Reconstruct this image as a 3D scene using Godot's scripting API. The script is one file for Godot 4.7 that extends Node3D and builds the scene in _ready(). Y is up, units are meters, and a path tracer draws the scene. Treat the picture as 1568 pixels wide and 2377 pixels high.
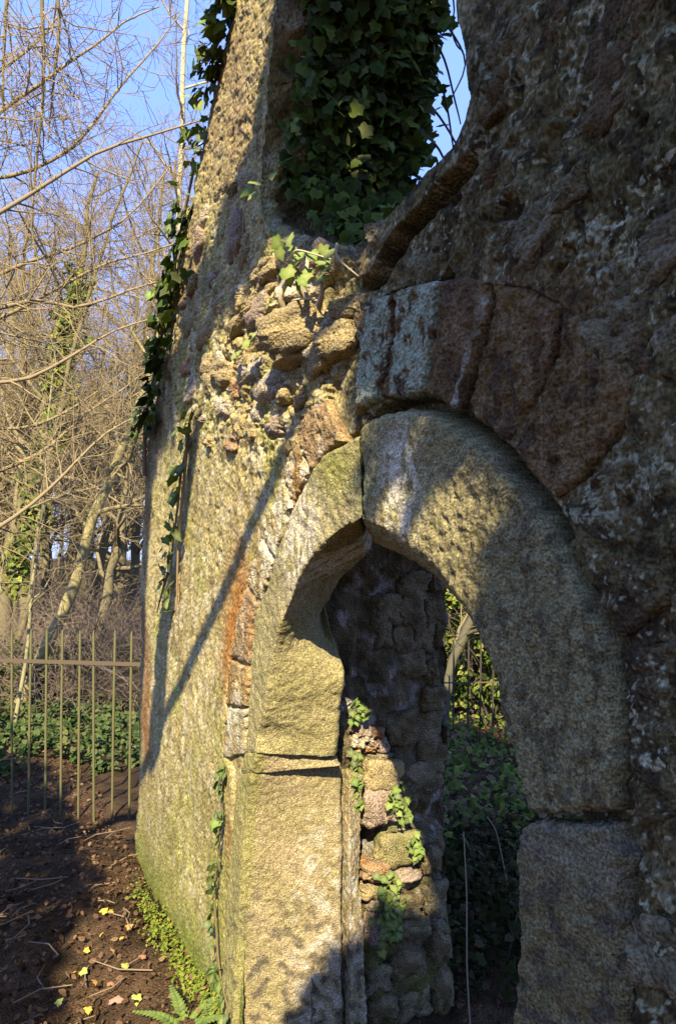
extends Node3D
# A ruined stone wall with a pointed doorway, ivy and bare winter woods. Metres, y up, the eye at (0, 1.6, 0) looking to -z.
# Traced outlines are written as (x, y) on a 1568 x 2376 sheet; ray() turns such a point into a direction, and each outline is then laid
# on the plane where it stands: the wall's face, a plane behind it, or a depth in the woods.
const F := 1697.0
const EYE := 1.6
const HORIZON := 1336.0
const GRID := 2.8            # wall tessellation
const TX := 0.4425           # along the wall, towards the eye (x, depth)
const TZ := -0.8968
const SUN := Vector3(-0.0587, 0.597, 0.800)
var names := {}
var nz := {}
var wall: Node3D
var wall_frame: Transform3D
var M := {}
var rng := RandomNumberGenerator.new()
var leaf_meshes: Array = []

# ---------- places
func on_wall(px: float, py: float, d := 0.0) -> Vector2:          # (along, height) on the plane d metres inside the wall's face
	var m := (px - 784.0) / F
	var u := (m * (1.99 + 0.4425 * d) + 0.0985 - 0.8968 * d) / (0.4425 + 0.8968 * m)
	return Vector2(u, EYE + (HORIZON - py) / F * (1.99 - 0.8968 * u + 0.4425 * d))

func sheet(u: float, h: float) -> Vector2:                        # the other way, on the face
	var z := 1.99 - 0.8968 * u
	return Vector2(784.0 + F * (-0.0985 + 0.4425 * u) / z, HORIZON - F * (h - EYE) / z)

func L3(px: float, py: float, d := 0.0) -> Vector3:               # the same in the wall's own axes
	var w := on_wall(px, py, d)
	return Vector3(w.x, w.y, -d)

func reveal(px: float, py: float, lift := 0.0) -> Vector3:        # on the doorway's left rubble side, lift metres out of it; wall axes
	var m := (px - 784.0) / F
	var u := -0.40 + lift
	var d := (m * (1.99 - 0.8968 * u) + 0.0985 - 0.4425 * u) / (0.8968 - 0.4425 * m)
	var z := 1.99 - 0.8968 * u + 0.4425 * d
	return Vector3(u, EYE + (HORIZON - py) / F * z, -d)

func at(px: float, py: float, depth: float) -> Vector3:           # in the world
	return Vector3((px - 784.0) / F * depth, EYE + (HORIZON - py) / F * depth, -depth)

func ground_at(px: float, py: float) -> Vector3:
	var depth := EYE * F / (py - HORIZON)
	return Vector3((px - 784.0) / F * depth, 0, -depth)

func terrain(x: float, z: float) -> float:
	var far := maxf(0.0, -z - 8.0)
	return nz.low.get_noise_2d(x * 1.3, z * 1.3) * 0.06 + nz.mid.get_noise_2d(x, z) * 0.02 + minf(0.045 * far, 2.6) + nz.low.get_noise_2d(x * 0.12, z * 0.12) * minf(far * 0.05, 1.2)

# ---------- naming
func numbered(called: String) -> String:
	var n: int = names.get(called, 0)
	names[called] = n + 1
	return called if n == 0 else "%s_%03d" % [called, n]

func tag(o: Node3D, label: String, category := "", group := "", kind := "") -> Node3D:
	if label: o.set_meta("label", label)
	if category: o.set_meta("category", category)
	if group: o.set_meta("group", group)
	if kind: o.set_meta("kind", kind)
	return o

func thing(called: String, place: Transform3D, label: String, category: String, group := "") -> Node3D:
	var o := Node3D.new()
	o.name = numbered(called)
	add_child(o)
	o.transform = place
	tag(o, label, category, group)
	return o

func put(called: String, mesh: Mesh, material: Material, parent: Node = self, place := Transform3D()) -> MeshInstance3D:
	var o := MeshInstance3D.new()
	o.mesh = mesh
	o.material_override = material
	o.transform = place
	o.name = numbered(called) if parent == self else called
	parent.add_child(o, true)
	return o

func many(called: String, mesh: Mesh, material: Material, places: Array, tints: Array, parent: Node = self) -> MultiMeshInstance3D:
	var mm := MultiMesh.new()
	mm.transform_format = MultiMesh.TRANSFORM_3D
	mm.use_colors = tints.size() > 0
	mm.mesh = mesh
	mm.instance_count = places.size()
	for i in places.size():
		mm.set_instance_transform(i, places[i])
		if tints.size(): mm.set_instance_color(i, tints[i])
	var o := MultiMeshInstance3D.new()
	o.multimesh = mm
	o.material_override = material
	o.name = numbered(called) if parent == self else called
	o.set_meta("kind", "stuff")
	parent.add_child(o, true)
	return o

# ---------- shapes
func new_acc() -> Dictionary:
	return {"v": PackedVector3Array(), "n": PackedVector3Array(), "c": PackedColorArray(), "i": PackedInt32Array()}

func mesh_of(v: PackedVector3Array, n: PackedVector3Array, c: PackedColorArray, i: PackedInt32Array) -> ArrayMesh:
	var a := []
	a.resize(Mesh.ARRAY_MAX)
	a[Mesh.ARRAY_VERTEX] = v
	if n.size(): a[Mesh.ARRAY_NORMAL] = n
	if c.size(): a[Mesh.ARRAY_COLOR] = c
	a[Mesh.ARRAY_INDEX] = i
	var m := ArrayMesh.new()
	m.add_surface_from_arrays(Mesh.PRIMITIVE_TRIANGLES, a)
	return m

func commit(a: Dictionary) -> ArrayMesh:
	return mesh_of(a.v, a.n, a.c, a.i)

func grid_normals(p: PackedVector3Array, nx: int, ny: int, side: float) -> PackedVector3Array:
	var n := PackedVector3Array()
	n.resize(nx * ny)
	for j in ny:
		var up := maxi(j - 1, 0) * nx
		var dn := mini(j + 1, ny - 1) * nx
		for i in nx:
			var l := maxi(i - 1, 0)
			var r := mini(i + 1, nx - 1)
			n[j * nx + i] = ((p[j * nx + r] - p[j * nx + l]).cross(p[dn + i] - p[up + i]) * side).normalized()
	for j in [0, ny - 1]:                                         # rows gathered in one point
		var inner: int = (1 if j == 0 else ny - 2) * nx
		if n[j * nx + nx / 2].length_squared() < 0.5:
			var sum := Vector3.ZERO
			for i in nx: sum += n[inner + i]
			for i in nx: n[j * nx + i] = sum.normalized()
	return n

func grid_mesh(p: PackedVector3Array, nx: int, ny: int, c: PackedColorArray, side: float, drop := PackedByteArray()) -> ArrayMesh:
	var n := grid_normals(p, nx, ny, side)
	var idx := PackedInt32Array()
	idx.resize((nx - 1) * (ny - 1) * 6)
	var k := 0
	var some := drop.size() > 0
	for j in ny - 1:
		for i in nx - 1:
			var a := j * nx + i
			if some and drop[a]: continue
			var b := a + 1
			var d := a + nx
			var e := d + 1
			idx[k] = a
			idx[k + 3] = b
			if side < 0:
				idx[k + 1] = b; idx[k + 2] = d; idx[k + 4] = e; idx[k + 5] = d
			else:
				idx[k + 1] = d; idx[k + 2] = b; idx[k + 4] = d; idx[k + 5] = e
			k += 6
	idx.resize(k)
	return mesh_of(p, n, c, idx)

func tube(acc: Dictionary, pts: PackedVector3Array, radii: PackedFloat32Array, sides: int, col: Color, col2: Color) -> void:
	var v: PackedVector3Array = acc.v
	var n: PackedVector3Array = acc.n
	var c: PackedColorArray = acc.c
	var ix: PackedInt32Array = acc.i
	var k := pts.size()
	var t := (pts[1] - pts[0]).normalized()
	var side := t.cross(Vector3.UP if absf(t.y) < 0.9 else Vector3.RIGHT).normalized()
	for j in k:
		t = (pts[mini(j + 1, k - 1)] - pts[maxi(j - 1, 0)]).normalized()
		side = (side - t * side.dot(t)).normalized()
		var other := t.cross(side)
		var first := v.size()
		for s in sides:
			var a := TAU * s / sides
			var o := side * cos(a) + other * sin(a)
			v.append(pts[j] + o * radii[j])
			n.append(o)
			c.append(col.lerp(col2, float(j) / (k - 1)))
		if j < k - 1:
			for s in sides:
				var a := first + s
				var b := first + (s + 1) % sides
				ix.append_array([a, a + sides, b, b, a + sides, b + sides])
	acc.v = v; acc.n = n; acc.c = c; acc.i = ix

func bend(pts: Array, n: int) -> PackedVector3Array:             # a smooth line through points
	var c := Curve3D.new()
	c.bake_interval = 0.02
	for i in pts.size():
		var a: Vector3 = pts[maxi(i - 1, 0)]
		var b: Vector3 = pts[mini(i + 1, pts.size() - 1)]
		c.add_point(pts[i], -(b - a) / 6.0, (b - a) / 6.0)
	var out := PackedVector3Array()
	var whole := c.get_baked_length()
	for i in n: out.append(c.sample_baked(whole * i / (n - 1), true))
	return out

func line2(pts: Array, n: int) -> PackedVector2Array:
	var c := Curve2D.new()
	c.bake_interval = 2.0
	for i in pts.size():
		var a: Vector2 = pts[maxi(i - 1, 0)]
		var b: Vector2 = pts[mini(i + 1, pts.size() - 1)]
		c.add_point(pts[i], -(b - a) / 6.0, (b - a) / 6.0)
	var out := PackedVector2Array()
	var whole := c.get_baked_length()
	for i in n: out.append(c.sample_baked(whole * i / (n - 1), true))
	return out

func V(a: Array) -> Array:                                        # [x, y, x, y ...] as points
	var out := []
	for i in range(0, a.size(), 2): out.append(Vector2(a[i], a[i + 1]))
	return out

func noise(freq: float, seed_: int, oct := 3, kind := FastNoiseLite.TYPE_SIMPLEX_SMOOTH) -> FastNoiseLite:
	var f := FastNoiseLite.new()
	f.noise_type = kind
	f.frequency = freq
	f.seed = seed_
	f.fractal_octaves = oct
	f.fractal_type = FastNoiseLite.FRACTAL_FBM if oct > 1 else FastNoiseLite.FRACTAL_NONE
	return f

func noise_tex(f: FastNoiseLite, size: int, ramp: Array = []) -> NoiseTexture2D:
	var t := NoiseTexture2D.new()
	t.width = size
	t.height = size
	t.seamless = true
	t.seamless_blend_skirt = 0.3
	t.noise = f
	if ramp.size():
		var g := Gradient.new()
		g.offsets = PackedFloat32Array(ramp[0])
		g.colors = PackedColorArray(ramp[1])
		t.color_ramp = g
	return t

func mat(rough := 0.95, tint := Color.WHITE) -> StandardMaterial3D:
	var m := StandardMaterial3D.new()
	m.vertex_color_use_as_albedo = true
	m.albedo_color = tint
	m.roughness = rough
	m.metallic_specular = 0.3
	return m

func rock(scale: float, bump: float, grain: Texture2D, height: Texture2D) -> StandardMaterial3D:
	var m := mat(0.95)
	m.uv1_triplanar = true
	m.uv1_world_triplanar = true
	m.uv1_scale = Vector3.ONE * scale
	m.albedo_texture = grain
	m.heightmap_enabled = true
	m.heightmap_texture = height
	m.heightmap_scale = bump
	m.metallic_specular = 0.2
	return m

func ss(a: float, b: float, x: float) -> float:
	return smoothstep(a, b, x)

func spot(x: float, y: float, cx: float, cy: float, rx: float, ry: float) -> float:
	var dx := (x - cx) / rx
	var dy := (y - cy) / ry
	return exp(-(dx * dx + dy * dy))

# ---------- stone colours (base colours; wall axes)
func stain(c: Color, k: float, with: Color) -> Color:
	return c.lerp(with, clampf(k, 0.0, 1.0))

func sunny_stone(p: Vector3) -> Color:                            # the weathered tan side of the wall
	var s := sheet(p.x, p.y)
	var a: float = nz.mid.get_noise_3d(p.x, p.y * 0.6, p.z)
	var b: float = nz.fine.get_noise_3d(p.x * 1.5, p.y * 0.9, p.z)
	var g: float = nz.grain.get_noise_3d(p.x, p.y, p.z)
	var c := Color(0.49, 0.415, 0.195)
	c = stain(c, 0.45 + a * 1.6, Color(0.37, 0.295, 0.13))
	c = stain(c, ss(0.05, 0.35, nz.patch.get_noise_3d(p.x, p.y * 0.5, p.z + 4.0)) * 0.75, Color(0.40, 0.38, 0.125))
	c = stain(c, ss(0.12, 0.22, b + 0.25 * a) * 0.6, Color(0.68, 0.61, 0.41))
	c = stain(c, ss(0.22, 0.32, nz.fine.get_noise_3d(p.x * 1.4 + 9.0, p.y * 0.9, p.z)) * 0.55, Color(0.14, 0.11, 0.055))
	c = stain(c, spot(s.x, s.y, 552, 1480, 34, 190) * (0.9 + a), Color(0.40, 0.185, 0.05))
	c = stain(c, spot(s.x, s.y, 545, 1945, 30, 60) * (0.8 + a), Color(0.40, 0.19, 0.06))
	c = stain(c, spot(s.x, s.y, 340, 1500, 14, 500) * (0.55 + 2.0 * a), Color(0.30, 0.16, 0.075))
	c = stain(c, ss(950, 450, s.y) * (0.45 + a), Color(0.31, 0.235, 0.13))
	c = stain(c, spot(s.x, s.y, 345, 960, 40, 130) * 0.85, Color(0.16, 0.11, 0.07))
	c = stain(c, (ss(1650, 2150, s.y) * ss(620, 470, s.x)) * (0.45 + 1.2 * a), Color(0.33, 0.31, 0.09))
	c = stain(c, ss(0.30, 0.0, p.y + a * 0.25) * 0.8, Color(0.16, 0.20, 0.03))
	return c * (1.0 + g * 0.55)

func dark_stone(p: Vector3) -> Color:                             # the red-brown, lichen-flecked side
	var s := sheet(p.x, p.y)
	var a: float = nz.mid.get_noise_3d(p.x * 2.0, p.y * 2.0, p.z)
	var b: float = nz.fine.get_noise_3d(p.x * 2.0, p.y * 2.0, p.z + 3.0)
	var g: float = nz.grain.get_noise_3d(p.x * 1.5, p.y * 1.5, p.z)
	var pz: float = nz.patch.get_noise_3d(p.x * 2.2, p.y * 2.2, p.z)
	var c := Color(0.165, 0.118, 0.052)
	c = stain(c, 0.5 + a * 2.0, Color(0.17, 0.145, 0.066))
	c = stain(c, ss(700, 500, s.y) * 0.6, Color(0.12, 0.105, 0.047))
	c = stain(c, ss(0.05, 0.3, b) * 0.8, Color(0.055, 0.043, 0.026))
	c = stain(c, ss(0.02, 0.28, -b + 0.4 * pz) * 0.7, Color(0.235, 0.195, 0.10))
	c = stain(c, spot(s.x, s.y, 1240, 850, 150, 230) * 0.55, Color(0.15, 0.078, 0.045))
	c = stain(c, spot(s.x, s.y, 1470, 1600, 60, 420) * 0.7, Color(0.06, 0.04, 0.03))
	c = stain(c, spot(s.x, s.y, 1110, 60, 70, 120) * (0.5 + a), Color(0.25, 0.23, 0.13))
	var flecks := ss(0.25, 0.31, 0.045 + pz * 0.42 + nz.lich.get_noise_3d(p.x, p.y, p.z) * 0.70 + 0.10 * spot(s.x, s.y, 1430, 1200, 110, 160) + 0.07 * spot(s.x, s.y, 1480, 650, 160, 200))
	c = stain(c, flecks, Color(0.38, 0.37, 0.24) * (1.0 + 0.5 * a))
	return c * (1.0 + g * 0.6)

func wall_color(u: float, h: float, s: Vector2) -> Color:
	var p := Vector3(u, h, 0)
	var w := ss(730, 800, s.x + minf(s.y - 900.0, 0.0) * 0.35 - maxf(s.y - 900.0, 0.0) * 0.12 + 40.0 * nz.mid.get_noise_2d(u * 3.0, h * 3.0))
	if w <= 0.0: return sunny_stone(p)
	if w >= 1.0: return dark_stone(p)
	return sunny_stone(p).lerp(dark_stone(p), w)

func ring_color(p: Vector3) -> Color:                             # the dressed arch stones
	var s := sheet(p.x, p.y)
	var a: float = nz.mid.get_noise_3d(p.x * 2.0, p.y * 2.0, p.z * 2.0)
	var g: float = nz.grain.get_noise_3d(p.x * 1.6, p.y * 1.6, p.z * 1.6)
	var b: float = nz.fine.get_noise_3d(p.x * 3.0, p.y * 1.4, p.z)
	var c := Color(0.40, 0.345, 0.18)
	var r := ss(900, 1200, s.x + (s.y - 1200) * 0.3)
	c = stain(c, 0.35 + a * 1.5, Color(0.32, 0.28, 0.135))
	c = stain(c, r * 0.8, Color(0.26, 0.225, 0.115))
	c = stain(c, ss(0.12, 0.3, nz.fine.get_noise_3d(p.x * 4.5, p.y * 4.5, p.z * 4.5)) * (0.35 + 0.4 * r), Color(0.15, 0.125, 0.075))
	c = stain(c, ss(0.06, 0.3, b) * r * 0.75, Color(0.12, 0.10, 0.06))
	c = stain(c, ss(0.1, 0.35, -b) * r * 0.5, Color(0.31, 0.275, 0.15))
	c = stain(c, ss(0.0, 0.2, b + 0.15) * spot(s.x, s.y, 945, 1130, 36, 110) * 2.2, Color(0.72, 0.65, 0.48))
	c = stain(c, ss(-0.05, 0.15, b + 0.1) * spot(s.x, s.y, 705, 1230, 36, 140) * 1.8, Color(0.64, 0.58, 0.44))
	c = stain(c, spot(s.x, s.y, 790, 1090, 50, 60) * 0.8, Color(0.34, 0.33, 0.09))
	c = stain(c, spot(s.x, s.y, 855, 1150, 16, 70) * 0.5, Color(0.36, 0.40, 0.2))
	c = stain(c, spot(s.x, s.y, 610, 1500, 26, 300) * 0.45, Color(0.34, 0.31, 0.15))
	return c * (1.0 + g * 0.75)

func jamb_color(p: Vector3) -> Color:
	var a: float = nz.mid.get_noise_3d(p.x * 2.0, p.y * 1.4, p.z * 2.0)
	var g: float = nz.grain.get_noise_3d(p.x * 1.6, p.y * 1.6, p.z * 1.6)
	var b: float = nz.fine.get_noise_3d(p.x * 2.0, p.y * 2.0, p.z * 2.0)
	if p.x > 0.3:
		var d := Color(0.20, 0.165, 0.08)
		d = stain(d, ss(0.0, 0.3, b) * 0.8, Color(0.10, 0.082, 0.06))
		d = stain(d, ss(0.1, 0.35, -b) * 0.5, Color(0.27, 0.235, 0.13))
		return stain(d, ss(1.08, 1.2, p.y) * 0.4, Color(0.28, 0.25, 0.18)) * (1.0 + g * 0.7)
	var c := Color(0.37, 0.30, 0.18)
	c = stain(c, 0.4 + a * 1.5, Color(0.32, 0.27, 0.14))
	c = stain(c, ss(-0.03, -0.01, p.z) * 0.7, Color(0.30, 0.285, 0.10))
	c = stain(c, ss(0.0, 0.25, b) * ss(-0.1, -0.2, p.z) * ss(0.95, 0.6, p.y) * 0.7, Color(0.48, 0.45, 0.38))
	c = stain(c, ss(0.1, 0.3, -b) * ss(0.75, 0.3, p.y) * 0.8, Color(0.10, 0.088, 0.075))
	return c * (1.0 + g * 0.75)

func red_slab(p: Vector3) -> Color:                               # outer voussoirs
	var a: float = nz.mid.get_noise_3d(p.x * 2.0, p.y * 1.2, p.z)
	var b: float = nz.fine.get_noise_3d(p.x * 1.8, p.y * 0.8, p.z + 5.0)
	var c := stain(Color(0.225, 0.148, 0.066), 0.4 + a * 1.6, Color(0.14, 0.086, 0.042))
	c = stain(c, ss(0.05, 0.3, b) * 0.7, Color(0.08, 0.055, 0.04))
	c = stain(c, ss(0.1, 0.35, -b) * 0.6, Color(0.28, 0.20, 0.11))
	var s := sheet(p.x, p.y)
	var run := absf(s.x - (1126.0 - (s.y - 690.0) * 0.285) + 5.0 * b)
	c = stain(c, ss(9.0, 4.0, run) * ss(680, 700, s.y) * ss(0.4, 0.1, a) , Color(0.40, 0.37, 0.29))
	c = stain(c, spot(s.x, s.y, 1065, 760, 26, 80) * 0.6, Color(0.33, 0.22, 0.12))
	return c * (1.0 + 0.5 * nz.grain.get_noise_3d(p.x, p.y, p.z))

func lichen_slab(p: Vector3) -> Color:
	var s := sheet(p.x, p.y)
	var q := s.x + (s.y - 800.0) * 0.12                            # runs of lichen down the slabs
	var e: float = nz.fine.get_noise_3d(p.x * 1.6, p.y * 0.5, 7.0) * 26.0 + nz.grain.get_noise_3d(p.x, p.y, p.z) * 8.0
	var k := maxf(ss(30.0, 26.0, absf(q - 948.0 + e)), maxf(ss(25.0, 21.0, absf(q - 1000.0 + e)), ss(30.0, 25.0, absf(q - 866.0 + e))))
	k = maxf(k, 0.8 * ss(12.0, 7.0, absf(q - 790.0 + e)))
	k *= ss(945, 925, s.y + e) * ss(0.35, 0.15, nz.fine.get_noise_3d(p.x * 3.0, p.y * 2.0, 1.0))
	return stain(red_slab(p), k, Color(0.42, 0.46, 0.32) * (1.0 + 0.5 * nz.grain.get_noise_3d(p.x * 1.4, p.y * 1.4, p.z)))

func orange_slab(p: Vector3) -> Color:
	var a: float = nz.mid.get_noise_3d(p.x * 2.0, p.y * 1.2, p.z)
	var b: float = nz.fine.get_noise_3d(p.x * 1.4, p.y * 0.7, p.z + 5.0)
	var c := stain(Color(0.38, 0.24, 0.10), 0.5 + a * 1.8, Color(0.40, 0.33, 0.17))
	c = stain(c, ss(0.08, 0.28, b + 0.2 * a) * 0.9, Color(0.60, 0.53, 0.40))
	c = stain(c, ss(0.15, 0.35, -b) * 0.6, Color(0.17, 0.11, 0.055))
	return c * (1.0 + 0.5 * nz.grain.get_noise_3d(p.x, p.y, p.z))

func red_lit(p: Vector3) -> Color:
	return orange_slab(p).lerp(Color(0.30, 0.20, 0.12), 0.55) * (1.0 + 0.4 * nz.fine.get_noise_3d(p.x * 2.0, p.y, p.z))

func pale_slab(p: Vector3) -> Color:
	return stain(orange_slab(p).lerp(Color(0.42, 0.36, 0.21), 0.6), ss(0.0, 0.2, nz.fine.get_noise_3d(p.x * 1.6, p.y * 0.7, 3.0)), Color(0.56, 0.53, 0.40))

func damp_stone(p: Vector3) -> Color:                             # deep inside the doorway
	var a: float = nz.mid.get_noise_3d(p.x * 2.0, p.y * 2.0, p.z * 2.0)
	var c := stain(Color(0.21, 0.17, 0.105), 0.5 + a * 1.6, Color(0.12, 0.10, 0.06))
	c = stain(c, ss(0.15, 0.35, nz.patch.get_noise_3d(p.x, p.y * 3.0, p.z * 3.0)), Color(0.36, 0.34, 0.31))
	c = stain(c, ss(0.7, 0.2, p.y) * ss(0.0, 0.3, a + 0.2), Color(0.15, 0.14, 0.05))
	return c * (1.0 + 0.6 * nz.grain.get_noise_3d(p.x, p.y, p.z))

# ---------- the wall's face
const LEFT_END := [545, -3000, 570, -300, 545, 0, 520, 100, 500, 200, 482, 300, 464, 400, 447, 500, 421, 600, 400, 700, 386, 800, 366, 900, 347, 1000, 341, 1100, 333, 1300, 326, 1450, 321, 1650, 318, 1800, 310, 1950, 318, 2100, 330, 2500]
const BREAK := [652, -3000, 650, -400, 645, 0, 637, 90, 622, 180, 612, 260, 600, 350, 598, 450, 612, 515, 632, 548, 668, 572, 705, 580, 740, 588, 775, 590, 805, 606, 830, 616, 846, 600, 868, 565, 885, 545, 903, 515, 935, 480, 965, 455, 1000, 412, 1030, 385, 1062, 350, 1082, 322, 1098, 280, 1108, 235, 1103, 180, 1099, 130, 1086, 70, 1078, 0, 1075, -400, 1075, -3000]
const RING_MID := [518, 2600, 530, 2376, 540, 2200, 550, 2050, 563, 1900, 576, 1800, 590, 1740, 604, 1640, 620, 1500, 650, 1420, 675, 1340, 700, 1280, 745, 1200, 790, 1150, 850, 1110, 930, 1095, 1010, 1130, 1080, 1200, 1150, 1290, 1220, 1400, 1270, 1510, 1310, 1690, 1335, 1890, 1330, 2100, 1330, 2500, 1330, 3800]
const DRESSED := [500, 2600, 530, 2200, 545, 1800, 524, 1740, 532, 1600, 542, 1460, 570, 1330, 605, 1240, 645, 1165, 690, 1085, 735, 990, 760, 900, 805, 780, 830, 725, 905, 675, 1010, 650, 1225, 668, 1290, 700, 1390, 800, 1460, 900, 1435, 985, 1510, 1105, 1540, 1380, 1550, 1485, 1565, 1700, 1550, 1890, 1470, 1920, 1470, 2376, 1490, 3800]
var left_x: Curve2D

func left_px(py: float) -> float:
	for k in range(0, LEFT_END.size() - 2, 2):
		if py <= LEFT_END[k + 3]:
			return lerpf(LEFT_END[k], LEFT_END[k + 2], clampf((py - LEFT_END[k + 1]) / (LEFT_END[k + 3] - LEFT_END[k + 1]), 0, 1))
	return LEFT_END[LEFT_END.size() - 2]

var rim_line: PackedVector2Array
var dressed: PackedVector2Array

func relief(u: float, h: float, s: Vector2) -> float:             # metres out of the wall's plane
	var r := ss(730, 820, s.x + minf(s.y - 900.0, 0.0) * 0.35 - maxf(s.y - 900.0, 0.0) * 0.12)
	var a: float = nz.low.get_noise_2d(u, h)
	var f: float = nz.fine.get_noise_2d(u * 1.5, h * 1.5)
	var e: float = nz.rough.get_noise_2d(u, h)
	var out := a * 0.022
	var rub := clampf(0.16 * ss(1080, 900, s.y) * ss(760, 640, s.x) + spot(s.x, s.y, 640, 850, 140, 170) + spot(s.x, s.y, 730, 700, 110, 90), 0, 1) * (1.0 - r)
	var calm := (1.0 - r) * (1.0 - rub)
	out += calm * (f * 0.005 + e * 0.0035 - 0.05 * maxf(0.0, nz.pits.get_noise_2d(u * 0.8, h * 0.5) - 0.5))
	if rub > 0.01:
		var st: float = nz.stones.get_noise_2d(u * 0.9 + f * 0.05, h * 2.4 + a * 0.08)
		out += rub * ((-st - 0.45) * 0.030 + f * 0.016 + e * 0.016 - 0.09 * maxf(0.0, nz.pits.get_noise_2d(u * 0.8, h * 1.8) - 0.3))
		out -= rub * 0.05 * spot(s.x, s.y, 745, 655, 95, 60)
	if r > 0.01:
		var st2: float = nz.stones.get_noise_2d(u * 0.9 + f * 0.06, h * 1.0 + a * 0.1 + 40.0)
		out += r * ((-st2 - 0.45) * 0.004 + nz.mid.get_noise_2d(u * 2.0, h * 2.0) * 0.013 + f * 0.011 + e * 0.007 - 0.02 * ss(0.32, 0.5, nz.mid.get_noise_2d(u * 2.6 + 70.0, h * 3.4)))
		if s.x < 1200.0 and s.y < 760.0 and s.x > 800.0:
			var best := 1e9
			for k in rim_line.size():
				best = minf(best, rim_line[k].distance_squared_to(s))
			best = sqrt(best)
			out = out * lerpf(0.3, 1.0, ss(20, 130, best)) + 0.014 * ss(48, 30, best)
			out -= 0.065 * ss(30, 44, best) * ss(68, 52, best) * ss(1115, 1060, s.x) * (0.7 + 0.6 * ss(-0.2, 0.2, nz.mid.get_noise_2d(u * 4.0, h * 4.0)))
	return out

const CROWN := [790, 1034, 845, 1000, 880, 956, 930, 940, 985, 941, 1040, 964, 1100, 1004, 1160, 1054, 1230, 1142, 1290, 1236]
func crown_gap(s: Vector2) -> float:
	var best := 1e9
	if s.x < 770 or s.x > 1310 or s.y > 1260 or s.y < 920: return best
	for k in range(0, CROWN.size() - 2, 2):
		best = minf(best, s.distance_to(Geometry2D.get_closest_point_to_segment(s, Vector2(CROWN[k], CROWN[k + 1]), Vector2(CROWN[k + 2], CROWN[k + 3]))))
	return best

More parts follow.
